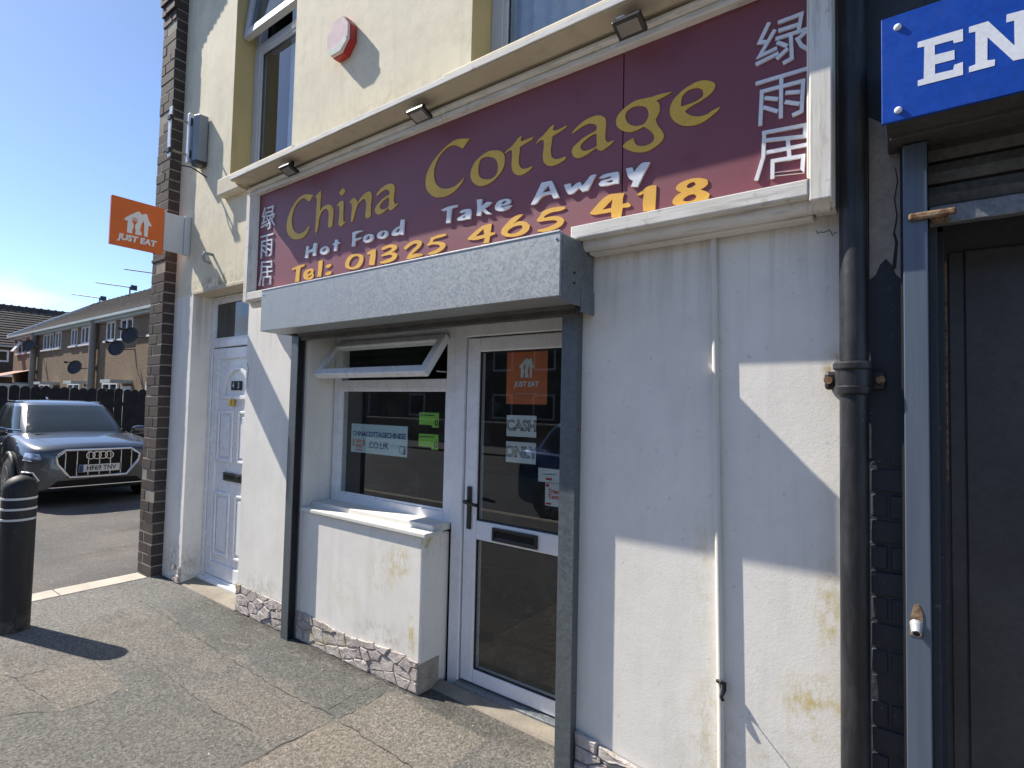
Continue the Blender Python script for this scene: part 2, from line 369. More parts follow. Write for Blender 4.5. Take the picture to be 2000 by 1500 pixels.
def panel_mat():
    m = N('maroon_sign_panel'); p = m.pos()
    c = m.mix(m.ramp(m.noise(p, 1.4, 4), .35, .65), (.200, .042, .058), (.225, .055, .072))
    c = m.mix(m.ramp(m.noise(p, 4.0, 5, .7), .60, .78, 0, .5), c, (.10, .02, .03))
    c = m.mix(m.ramp(m.noise(p, 95, 3, .7), .62, .72, 0, .35), c, (.30, .13, .14))
    return m.pbr(c, .5, 0, None, .7)
M_maroon = panel_mat()
M_gold = simple('gold_vinyl', (.74, .46, .06), .5, var=.1, vs=5, fine=.08)
M_amber = simple('amber_vinyl', (.80, .44, .06), .5, var=.08, vs=5, fine=.06)
M_letter = simple('white_letter', (.78, .80, .84), .3, var=.06, vs=9)
def wood_mat():
    m = N('weathered_white_wood'); p = m.pos()
    g = m.noise(m.scale(p, (2.2, 9, 26)), 2.2, 5, .7)
    g2 = m.noise(m.scale(p, (30, 12, 2.0)), 1.6, 5, .7)
    x = m.n('ShaderNodeSeparateXYZ', {0: p}).outputs[0]
    side = m.math('GREATER_THAN', m.math('ABSOLUTE', m.math('ADD', x, 2.17)), 1.865)
    gg = m.math('ADD', m.math('MULTIPLY', g2, side), m.math('MULTIPLY', g, m.math('SUBTRACT', 1., side)))
    c = m.mix(m.ramp(gg, .50, .70, 0, .8), (.78, .76, .71), (.42, .41, .39))
    c = m.mix(m.ramp(m.noise(p, 12, 4, .7), .62, .75, 0, .7), c, (.30, .25, .17))
    c = m.mix(m.ramp(m.noise(p, 5, 4, .6), .4, .7, 0, .35), c, (.56, .50, .40))
    return m.pbr(c, .75, 0, m.bump(gg, .35, .003), .3)
M_wood = wood_mat()
M_soffit = render_mat('cream_soffit_board', (.60, .53, .40), [], .4)
M_upvc = simple('white_upvc', (.78, .79, .81), .28, var=.05, vs=4, fine=.03)
M_upvcs = render_mat('weathered_upvc_sill', (.74, .72, .66), [], .25)
M_upvcg = simple('grey_upvc', (.50, .53, .57), .35, var=.05)
M_gasket = simple('rubber_gasket', (.02, .02, .02), .6)
def glass_mat(name, tint=(.55, .60, .60), refl=1.6, grime=.03):
    m = N(name)
    g_ = m.n('ShaderNodeNewGeometry')
    c_ = m.math('ABSOLUTE', m.n('ShaderNodeVectorMath', {0: g_.outputs['Normal'], 1: g_.outputs['Incoming']}, operation='DOT_PRODUCT').outputs['Value'])
    fr = m.math('ADD', m.math('MULTIPLY', m.math('POWER', m.math('SUBTRACT', 1., c_), 5.), .955), .045)     # Schlick, outer face only
    k = m.n('ShaderNodeClamp', {0: m.math('MULTIPLY', m.math('MULTIPLY', fr, refl), m.math('SUBTRACT', 1., g_.outputs['Backfacing']))}).outputs[0]
    t = m.n('ShaderNodeBsdfTransparent', {0: tint}).outputs[0]
    d = m.n('ShaderNodeBsdfDiffuse', {0: (.5, .52, .5)}).outputs[0]
    td = m.n('ShaderNodeMixShader', {0: m.ramp(m.noise(m.pos(), 6, 5, .7), .5, .85, grime * .3, grime * 2), 1: t, 2: d}).outputs[0]
    wav = m.bump(m.noise(m.pos(), 1.5, 1), .04, .004)
    g = m.n('ShaderNodeBsdfGlossy', {0: (.95, .97, 1.0), 'Roughness': .012, 'Normal': wav}).outputs[0]
    mx = m.n('ShaderNodeMixShader', {0: k, 1: td, 2: g}).outputs[0]
    m.t.links.new(mx, m.out.inputs[0]); return m.m
M_glass = glass_mat('window_glass', (.92, .94, .93))
M_glassu = glass_mat('upper_window_glass', (.80, .84, .86), 2.2)
M_glassf = glass_mat('frosted_glass', (.10, .12, .13), 1.4, .12)
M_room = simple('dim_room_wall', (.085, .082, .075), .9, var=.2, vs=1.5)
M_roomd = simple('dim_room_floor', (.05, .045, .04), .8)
M_curtain = simple('pale_curtain', (.78, .82, .90), .9, var=.1, vs=12)
M_orange = simple('orange_vinyl', (.72, .14, .02), .35, var=.06, vs=5)
M_orangeb = simple('orange_poster', (.56, .13, .022), .6, var=.1, vs=8)
M_whitev = simple('white_print', (.80, .80, .80), .4, var=.04)
M_greyp = simple('off_white_plate', (.55, .57, .60), .45, var=.06)
M_paper = simple('white_paper', (.62, .66, .66), .8, var=.07, vs=10)
M_pblue = simple('pale_blue_sticker', (.46, .62, .66), .5, var=.05)
M_ink = simple('blue_ink', (.025, .06, .20), .6)
M_inkd = simple('dark_ink', (.03, .035, .035), .7)
M_inkr = simple('red_ink', (.55, .03, .03), .6)
M_inkp = simple('pale_red_ink', (.50, .24, .18), .6)
M_green = simple('green_sticker', (.22, .55, .04), .5, var=.06)
M_red = simple('red_alarm_plastic', (.33, .022, .018), .38, var=.15, vs=14)
M_alarmw = simple('faded_alarm_cover', (.66, .52, .53), .75, var=.08, vs=12, spec=.15)
M_strobe = simple('strobe_lens', (.52, .57, .53), .7, var=.1, vs=30, spec=.15)
M_blue = simple('royal_blue_sign', (.004, .056, .37), .35, var=.06, vs=6, fine=.12, fs=70)
M_gdoor = simple('charcoal_metal_door', (.066, .068, .074), .42, .1, var=.22, vs=2.5, fine=.12, fs=50)
M_lampglass = simple('lamp_lens', (.22, .20, .17), .25, var=.1)  # beige reflection of the bright ground painted into the lens colour
def rust_mat():
    m = N('rusty_steel'); p = m.pos()
    c = m.mix(m.ramp(m.noise(p, 40, 5, .7), .35, .65), (.10, .035, .012), (.36, .26, .16))
    return m.pbr(c, .8, .2, m.bump(m.noise(p, 90, 4), .6, .003))
M_rust = rust_mat()
M_brass = simple('brass', (.48, .36, .10), .35, .6)
def bollard_mat():
    m = N('scuffed_black_plastic'); p = m.pos(); z = m.n('ShaderNodeSeparateXYZ', {0: p}).outputs[2]
    c = m.mix(m.ramp(m.noise(m.scale(p, (9, 9, 4)), 2.0, 6, .72), .52, .75, 0, .7), (.013, .013, .015), (.055, .054, .052))
    c = m.mix(m.ramp(m.noise(m.scale(p, (3, 3, 30)), 2.5, 3), .70, .76, 0, .6), c, (.10, .10, .10))
    c = m.mix(m.math('MULTIPLY', m.ramp(z, .14, .0), m.ramp(m.noise(p, 25, 4), .35, .65)), c, (.13, .12, .10))
    return m.pbr(c, .6, 0, None, .5)
M_bollard = bollard_mat()
M_white_band = simple('white_band', (.72, .72, .70), .5)
M_alu = simple('grey_box_metal', (.24, .26, .28), .45, .3, var=.1)
M_zinc = simple('zinc_bracket', (.62, .64, .67), .35, .5, var=.15, vs=30)
M_rod = simple('dull_rod', (.30, .28, .20), .5, .4)
M_fence = simple('dark_stained_timber', (.014, .012, .013), .8, var=.35, vs=3, fine=.3, fs=60)
def tbrick(name, a, b, mo):
    m = N(name); p = m.pos(); xyz = m.n('ShaderNodeSeparateXYZ', {0: p})
    v = m.n('ShaderNodeCombineXYZ', {0: m.math('ADD', xyz.outputs[0], xyz.outputs[1]), 1: xyz.outputs[2], 2: 0.}).outputs[0]
    br = m.n('ShaderNodeTexBrick', {'Vector': v, 'Color1': a, 'Color2': b, 'Mortar': mo, 'Scale': 1.0, 'Mortar Size': .008, 'Brick Width': .225, 'Row Height': .075, 'Bias': 0.})
    c = m.mix(m.ramp(m.noise(p, 1.2, 4), .35, .7, 0, .4), br.outputs[0], tuple(x * 1.5 for x in a))
    return m.pbr(c, .85, 0, None, .3)
M_tbrick = tbrick('terrace_brick', (.150, .098, .062), (.205, .140, .085), (.24, .20, .15))
M_tbrick2 = tbrick('dark_terrace_brick', (.07, .05, .045), (.10, .075, .06), (.14, .12, .10))
def tile_mat():
    m = N('brown_roof_tile'); p = m.pos()
    c = m.mix(m.ramp(m.noise(p, 2.2, 5, .7), .35, .7), (.045, .038, .038), (.095, .078, .070))
    c = m.mix(m.ramp(m.noise(p, 12, 4, .7), .58, .7, 0, .6), c, (.13, .115, .09))
    return m.pbr(c, .85, 0, None, .3)
M_tile = tile_mat()
M_gutter = simple('pale_gutter', (.40, .45, .44), .5, var=.15, vs=.8)
M_dpipe = simple('grey_downpipe', (.24, .22, .19), .6, var=.1)
M_dish = simple('dark_dish', (.022, .020, .022), .55)
M_aerial = simple('aerial_metal', (.05, .05, .058), .5, .3)
M_redroof = simple('red_lean_to_roof', (.32, .12, .09), .7)
# car
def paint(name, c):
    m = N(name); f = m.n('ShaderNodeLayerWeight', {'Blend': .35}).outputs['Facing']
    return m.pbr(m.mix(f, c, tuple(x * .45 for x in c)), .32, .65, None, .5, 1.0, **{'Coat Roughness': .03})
M_paintg = paint('grey_metallic_paint', (.086, .092, .100))
M_paintb = paint('blue_metallic_paint', (.012, .06, .20))
M_cglass = simple('tinted_car_glass', (.030, .040, .042), .04, var=.1, spec=.35)
M_chrome = simple('satin_chrome', (.62, .65, .70), .16, 1., var=.05)
M_grille = simple('gloss_black_grille', (.007, .007, .009), .5, spec=.2)
M_tyre = simple('tyre_rubber', (.02, .02, .02), .85)
M_rim = simple('alloy_rim', (.32, .33, .35), .3, .9)
M_clad = simple('grey_cladding', (.06, .062, .068), .6)
M_lamp = simple('headlamp_lens', (.46, .52, .60), .12, .2, var=.55, vs=16, coat=1.)
M_tail = simple('tail_lamp', (.30, .008, .01), .12, coat=1.)
M_plate = simple('plate_white', (.66, .68, .66), .4)
M_leaf = simple('hedge_leaf', (.030, .055, .018), .7, var=.5, vs=9)
# lettering outlines in metres on the sign faces (X, Z)
CHINA_COTTAGE=[[[[-3.334,3.078],[-3.416,3.100],[-3.460,3.102],[-3.512,3.092],[-3.556,3.068],[-3.600,3.030],[-3.629,2.991],[-3.646,2.949],[-3.646,2.900],[-3.632,2.861],[-3.602,2.832],[-3.562,2.809],[-3.515,2.798],[-3.463,2.795],[-3.419,2.805],[-3.387,2.828],[-3.364,2.864],[-3.378,2.863],[-3.414,2.841],[-3.458,2.833],[-3.503,2.838],[-3.546,2.860],[-3.571,2.891],[-3.586,2.933],[-3.581,2.982],[-3.565,3.023],[-3.536,3.053],[-3.496,3.075],[-3.455,3.080],[-3.417,3.065],[-3.386,3.044],[-3.372,3.044],[-3.355,3.059]]],[[[-3.249,3.091],[-3.243,3.060],[-3.248,2.998],[-3.248,2.947],[-3.228,2.964],[-3.195,2.974],[-3.154,2.974],[-3.126,2.963],[-3.103,2.939],[-3.097,2.901],[-3.103,2.853],[-3.099,2.827],[-3.117,2.816],[-3.137,2.815],[-3.152,2.826],[-3.150,2.853],[-3.148,2.894],[-3.151,2.924],[-3.165,2.943],[-3.190,2.953],[-3.220,2.946],[-3.243,2.925],[-3.256,2.894],[-3.264,2.853],[-3.275,2.817],[-3.286,2.802],[-3.294,2.816],[-3.293,2.871],[-3.291,2.956],[-3.288,3.006],[-3.289,3.043],[-3.297,3.053],[-3.312,3.058],[-3.284,3.071]]],[[[-3.003,3.054],[-2.975,3.031],[-2.991,3.016],[-3.016,3.004],[-3.040,3.028],[-3.025,3.042]]],[[[-2.995,2.966],[-2.989,2.925],[-2.991,2.880],[-2.987,2.835],[-2.977,2.825],[-2.958,2.824],[-2.980,2.812],[-3.005,2.800],[-3.028,2.808],[-3.037,2.820],[-3.034,2.852],[-3.031,2.900],[-3.035,2.938],[-3.049,2.945],[-3.068,2.943],[-3.046,2.959],[-3.021,2.970]]],[[[-2.884,2.965],[-2.868,2.952],[-2.852,2.937],[-2.848,2.920],[-2.819,2.946],[-2.784,2.966],[-2.754,2.973],[-2.731,2.970],[-2.715,2.955],[-2.710,2.930],[-2.715,2.889],[-2.715,2.842],[-2.711,2.818],[-2.728,2.806],[-2.749,2.805],[-2.764,2.815],[-2.766,2.833],[-2.761,2.867],[-2.760,2.902],[-2.770,2.925],[-2.788,2.936],[-2.812,2.930],[-2.842,2.915],[-2.859,2.890],[-2.872,2.857],[-2.883,2.828],[-2.896,2.806],[-2.907,2.816],[-2.907,2.848],[-2.902,2.895],[-2.904,2.919],[-2.914,2.936],[-2.933,2.942],[-2.912,2.955]]],[[[-2.668,2.935],[-2.648,2.952],[-2.621,2.967],[-2.588,2.976],[-2.554,2.978],[-2.527,2.974],[-2.507,2.962],[-2.499,2.941],[-2.503,2.909],[-2.506,2.872],[-2.499,2.852],[-2.488,2.842],[-2.463,2.841],[-2.487,2.827],[-2.508,2.817],[-2.527,2.812],[-2.544,2.820],[-2.553,2.831],[-2.575,2.822],[-2.602,2.811],[-2.630,2.807],[-2.650,2.810],[-2.668,2.824],[-2.675,2.842],[-2.664,2.863],[-2.639,2.881],[-2.606,2.897],[-2.573,2.907],[-2.548,2.911],[-2.542,2.919],[-2.550,2.936],[-2.567,2.946],[-2.592,2.949],[-2.620,2.944],[-2.653,2.929]],[[-2.556,2.898],[-2.583,2.890],[-2.611,2.879],[-2.627,2.865],[-2.629,2.850],[-2.615,2.836],[-2.592,2.830],[-2.567,2.830],[-2.549,2.838],[-2.546,2.854],[-2.545,2.880]]],[[[-1.915,3.080],[-1.957,3.092],[-1.998,3.100],[-2.029,3.100],[-2.059,3.092],[-2.093,3.080],[-2.127,3.062],[-2.162,3.041],[-2.193,3.017],[-2.216,2.990],[-2.232,2.961],[-2.238,2.933],[-2.237,2.900],[-2.228,2.872],[-2.203,2.843],[-2.170,2.819],[-2.133,2.807],[-2.086,2.802],[-2.044,2.806],[-2.007,2.820],[-1.978,2.839],[-1.957,2.859],[-1.945,2.875],[-1.954,2.871],[-1.975,2.858],[-2.008,2.844],[-2.046,2.840],[-2.084,2.845],[-2.120,2.858],[-2.148,2.880],[-2.167,2.908],[-2.175,2.939],[-2.175,2.971],[-2.166,2.999],[-2.150,3.027],[-2.127,3.050],[-2.096,3.068],[-2.066,3.077],[-2.035,3.077],[-2.009,3.068],[-1.986,3.054],[-1.965,3.040],[-1.956,3.045],[-1.938,3.062]]],[[[-1.712,2.961],[-1.689,2.945],[-1.677,2.927],[-1.673,2.902],[-1.677,2.877],[-1.689,2.854],[-1.712,2.832],[-1.741,2.814],[-1.775,2.803],[-1.809,2.800],[-1.837,2.805],[-1.865,2.819],[-1.889,2.843],[-1.901,2.869],[-1.900,2.894],[-1.890,2.919],[-1.869,2.943],[-1.842,2.959],[-1.811,2.970],[-1.777,2.975],[-1.743,2.970]],[[-1.786,2.948],[-1.814,2.951],[-1.834,2.945],[-1.844,2.927],[-1.849,2.903],[-1.846,2.875],[-1.837,2.855],[-1.819,2.840],[-1.793,2.830],[-1.762,2.825],[-1.738,2.831],[-1.722,2.845],[-1.716,2.871],[-1.719,2.895],[-1.731,2.919],[-1.755,2.937]]],[[[-1.570,2.998],[-1.578,2.978],[-1.565,2.971],[-1.533,2.972],[-1.499,2.973],[-1.509,2.964],[-1.545,2.955],[-1.579,2.946],[-1.582,2.922],[-1.585,2.889],[-1.583,2.857],[-1.570,2.836],[-1.549,2.826],[-1.521,2.826],[-1.502,2.829],[-1.509,2.818],[-1.533,2.807],[-1.561,2.800],[-1.585,2.802],[-1.610,2.817],[-1.625,2.841],[-1.629,2.872],[-1.627,2.906],[-1.628,2.934],[-1.634,2.944],[-1.647,2.945],[-1.674,2.935],[-1.662,2.948],[-1.635,2.959],[-1.606,2.979],[-1.590,2.993]]],[[[-1.380,2.999],[-1.387,2.979],[-1.377,2.969],[-1.349,2.969],[-1.310,2.975],[-1.323,2.964],[-1.356,2.955],[-1.389,2.945],[-1.393,2.917],[-1.397,2.886],[-1.393,2.852],[-1.379,2.834],[-1.361,2.827],[-1.335,2.826],[-1.311,2.828],[-1.318,2.815],[-1.345,2.805],[-1.375,2.801],[-1.401,2.804],[-1.422,2.816],[-1.438,2.838],[-1.441,2.871],[-1.437,2.903],[-1.437,2.933],[-1.444,2.943],[-1.458,2.945],[-1.483,2.936],[-1.469,2.950],[-1.439,2.966],[-1.413,2.985],[-1.396,2.996]]],[[[-1.281,2.931],[-1.269,2.942],[-1.244,2.958],[-1.213,2.971],[-1.179,2.976],[-1.149,2.975],[-1.125,2.964],[-1.110,2.948],[-1.106,2.926],[-1.108,2.897],[-1.109,2.867],[-1.105,2.847],[-1.095,2.836],[-1.084,2.836],[-1.066,2.837],[-1.080,2.824],[-1.103,2.814],[-1.119,2.807],[-1.133,2.808],[-1.146,2.817],[-1.155,2.827],[-1.176,2.818],[-1.203,2.808],[-1.228,2.803],[-1.249,2.804],[-1.268,2.815],[-1.278,2.832],[-1.279,2.848],[-1.269,2.864],[-1.246,2.877],[-1.219,2.891],[-1.185,2.900],[-1.158,2.906],[-1.152,2.916],[-1.156,2.931],[-1.170,2.942],[-1.192,2.949],[-1.220,2.948],[-1.248,2.940],[-1.276,2.928]],[[-1.159,2.893],[-1.181,2.890],[-1.208,2.879],[-1.229,2.866],[-1.235,2.852],[-1.228,2.838],[-1.214,2.828],[-1.190,2.826],[-1.166,2.829],[-1.151,2.834],[-1.151,2.857],[-1.152,2.885]]],[[[-0.806,2.970],[-0.829,2.963],[-0.852,2.958],[-0.875,2.954],[-0.863,2.943],[-0.857,2.925],[-0.858,2.904],[-0.868,2.886],[-0.874,2.875],[-0.870,2.857],[-0.859,2.836],[-0.844,2.813],[-0.838,2.796],[-0.841,2.781],[-0.856,2.767],[-0.880,2.755],[-0.907,2.747],[-0.937,2.749],[-0.965,2.757],[-0.994,2.773],[-1.014,2.787],[-1.024,2.797],[-1.014,2.808],[-0.994,2.817],[-0.969,2.821],[-0.974,2.815],[-0.968,2.800],[-0.957,2.785],[-0.940,2.777],[-0.918,2.773],[-0.893,2.777],[-0.881,2.787],[-0.880,2.802],[-0.888,2.820],[-0.908,2.842],[-0.930,2.860],[-0.947,2.855],[-0.966,2.851],[-0.989,2.852],[-1.012,2.861],[-1.033,2.875],[-1.051,2.894],[-1.057,2.915],[-1.053,2.936],[-1.040,2.952],[-1.017,2.967],[-0.991,2.978],[-0.963,2.984],[-0.929,2.981],[-0.896,2.977],[-0.858,2.977],[-0.831,2.974]],[[-0.951,2.956],[-0.974,2.960],[-0.993,2.957],[-1.009,2.945],[-1.013,2.927],[-1.007,2.906],[-0.992,2.887],[-0.969,2.873],[-0.947,2.868],[-0.927,2.869],[-0.914,2.881],[-0.906,2.898],[-0.907,2.917],[-0.914,2.933],[-0.928,2.947]]],[[[-0.652,2.964],[-0.638,2.954],[-0.630,2.942],[-0.633,2.926],[-0.645,2.913],[-0.664,2.902],[-0.686,2.894],[-0.708,2.888],[-0.730,2.882],[-0.750,2.872],[-0.743,2.861],[-0.727,2.847],[-0.705,2.835],[-0.680,2.830],[-0.659,2.831],[-0.640,2.839],[-0.610,2.845],[-0.621,2.833],[-0.639,2.822],[-0.663,2.810],[-0.688,2.802],[-0.712,2.801],[-0.740,2.807],[-0.767,2.819],[-0.791,2.839],[-0.807,2.862],[-0.813,2.885],[-0.811,2.908],[-0.802,2.928],[-0.784,2.946],[-0.756,2.963],[-0.728,2.972],[-0.701,2.977],[-0.674,2.974]],[[-0.766,2.894],[-0.745,2.895],[-0.718,2.896],[-0.693,2.901],[-0.679,2.909],[-0.676,2.921],[-0.681,2.938],[-0.696,2.950],[-0.716,2.955],[-0.736,2.954],[-0.753,2.946],[-0.763,2.934],[-0.766,2.914]]]]
TEL=[[[[-3.562,2.594],[-3.490,2.605],[-3.401,2.606],[-3.410,2.593],[-3.454,2.587],[-3.461,2.545],[-3.463,2.493],[-3.515,2.493],[-3.508,2.545],[-3.507,2.586],[-3.544,2.582]]],[[[-3.355,2.566],[-3.316,2.563],[-3.296,2.549],[-3.302,2.530],[-3.289,2.512],[-3.307,2.494],[-3.355,2.490],[-3.399,2.500],[-3.417,2.519],[-3.412,2.547],[-3.388,2.561]],[[-3.339,2.551],[-3.363,2.541],[-3.372,2.529],[-3.334,2.535],[-3.324,2.543]],[[-3.318,2.523],[-3.351,2.515],[-3.366,2.510],[-3.346,2.506],[-3.313,2.514]]],[[[-3.241,2.606],[-3.195,2.604],[-3.199,2.556],[-3.209,2.493],[-3.251,2.500],[-3.245,2.551]]],[[[-3.136,2.567],[-3.096,2.564],[-3.100,2.551],[-3.135,2.542],[-3.162,2.551],[-3.158,2.561]]],[[[-3.129,2.518],[-3.090,2.514],[-3.097,2.501],[-3.132,2.494],[-3.161,2.501],[-3.155,2.511]]],[[[-2.872,2.596],[-2.822,2.591],[-2.782,2.577],[-2.769,2.555],[-2.779,2.525],[-2.810,2.503],[-2.866,2.498],[-2.917,2.507],[-2.949,2.525],[-2.952,2.549],[-2.933,2.578],[-2.905,2.593]],[[-2.838,2.580],[-2.879,2.576],[-2.903,2.558],[-2.914,2.536],[-2.900,2.518],[-2.871,2.512],[-2.835,2.523],[-2.812,2.545],[-2.809,2.566]]],[[[-2.738,2.584],[-2.696,2.595],[-2.654,2.596],[-2.655,2.549],[-2.662,2.501],[-2.680,2.499],[-2.715,2.507],[-2.709,2.546],[-2.704,2.574],[-2.726,2.572]]],[[[-2.601,2.593],[-2.553,2.603],[-2.502,2.600],[-2.466,2.587],[-2.461,2.572],[-2.486,2.558],[-2.514,2.553],[-2.478,2.547],[-2.457,2.532],[-2.469,2.512],[-2.505,2.499],[-2.563,2.495],[-2.600,2.499],[-2.616,2.509],[-2.571,2.514],[-2.520,2.519],[-2.499,2.531],[-2.521,2.541],[-2.561,2.542],[-2.598,2.541],[-2.603,2.550],[-2.559,2.559],[-2.515,2.570],[-2.508,2.581],[-2.534,2.586],[-2.571,2.581],[-2.597,2.580]]],[[[-2.405,2.563],[-2.368,2.583],[-2.320,2.593],[-2.280,2.589],[-2.254,2.577],[-2.256,2.561],[-2.278,2.543],[-2.311,2.527],[-2.337,2.514],[-2.290,2.514],[-2.240,2.502],[-2.256,2.495],[-2.309,2.493],[-2.350,2.490],[-2.381,2.494],[-2.365,2.516],[-2.332,2.539],[-2.299,2.558],[-2.292,2.569],[-2.313,2.575],[-2.346,2.568],[-2.387,2.550]]],[[[-2.185,2.587],[-2.125,2.593],[-2.069,2.590],[-2.066,2.581],[-2.112,2.577],[-2.156,2.575],[-2.171,2.561],[-2.124,2.556],[-2.080,2.542],[-2.067,2.526],[-2.085,2.508],[-2.128,2.494],[-2.178,2.490],[-2.211,2.498],[-2.179,2.507],[-2.135,2.514],[-2.110,2.524],[-2.123,2.537],[-2.168,2.547],[-2.209,2.544],[-2.213,2.554],[-2.194,2.565]]],[[[-1.911,2.536],[-1.868,2.562],[-1.808,2.587],[-1.748,2.589],[-1.751,2.565],[-1.755,2.543],[-1.724,2.537],[-1.724,2.530],[-1.757,2.525],[-1.764,2.491],[-1.801,2.494],[-1.791,2.522],[-1.852,2.520],[-1.902,2.529]],[[-1.803,2.570],[-1.833,2.553],[-1.856,2.539],[-1.795,2.539]]],[[[-1.577,2.602],[-1.550,2.598],[-1.584,2.578],[-1.611,2.560],[-1.576,2.568],[-1.535,2.558],[-1.509,2.536],[-1.517,2.513],[-1.554,2.497],[-1.609,2.496],[-1.659,2.506],[-1.686,2.525],[-1.681,2.547],[-1.646,2.575],[-1.612,2.595]],[[-1.572,2.548],[-1.610,2.546],[-1.642,2.534],[-1.645,2.521],[-1.616,2.512],[-1.578,2.515],[-1.552,2.530],[-1.555,2.542]]],[[[-1.434,2.591],[-1.374,2.597],[-1.318,2.590],[-1.308,2.580],[-1.336,2.574],[-1.386,2.576],[-1.421,2.567],[-1.430,2.557],[-1.379,2.556],[-1.335,2.545],[-1.313,2.525],[-1.328,2.503],[-1.371,2.490],[-1.428,2.489],[-1.464,2.498],[-1.461,2.505],[-1.416,2.506],[-1.366,2.516],[-1.350,2.526],[-1.372,2.536],[-1.417,2.541],[-1.459,2.544],[-1.469,2.554],[-1.450,2.572]]],[[[-1.181,2.531],[-1.157,2.552],[-1.120,2.582],[-1.085,2.596],[-1.049,2.594],[-1.012,2.588],[-1.019,2.568],[-1.020,2.541],[-0.994,2.542],[-0.981,2.529],[-0.990,2.522],[-1.020,2.525],[-1.026,2.484],[-1.071,2.489],[-1.075,2.517],[-1.115,2.518],[-1.160,2.521]],[[-1.068,2.573],[-1.092,2.555],[-1.118,2.535],[-1.074,2.535]]],[[[-0.955,2.567],[-0.931,2.581],[-0.902,2.594],[-0.868,2.590],[-0.869,2.543],[-0.872,2.484],[-0.924,2.490],[-0.927,2.527],[-0.922,2.568],[-0.940,2.563]]],[[[-0.748,2.581],[-0.715,2.584],[-0.679,2.576],[-0.657,2.564],[-0.655,2.548],[-0.669,2.537],[-0.685,2.532],[-0.663,2.519],[-0.648,2.506],[-0.653,2.487],[-0.695,2.478],[-0.741,2.475],[-0.774,2.482],[-0.795,2.496],[-0.797,2.511],[-0.782,2.528],[-0.761,2.537],[-0.778,2.547],[-0.785,2.559],[-0.775,2.572]],[[-0.712,2.570],[-0.732,2.566],[-0.741,2.556],[-0.731,2.547],[-0.715,2.549],[-0.702,2.557]],[[-0.711,2.519],[-0.734,2.518],[-0.751,2.509],[-0.754,2.500],[-0.731,2.493],[-0.708,2.495],[-0.700,2.507]]]]
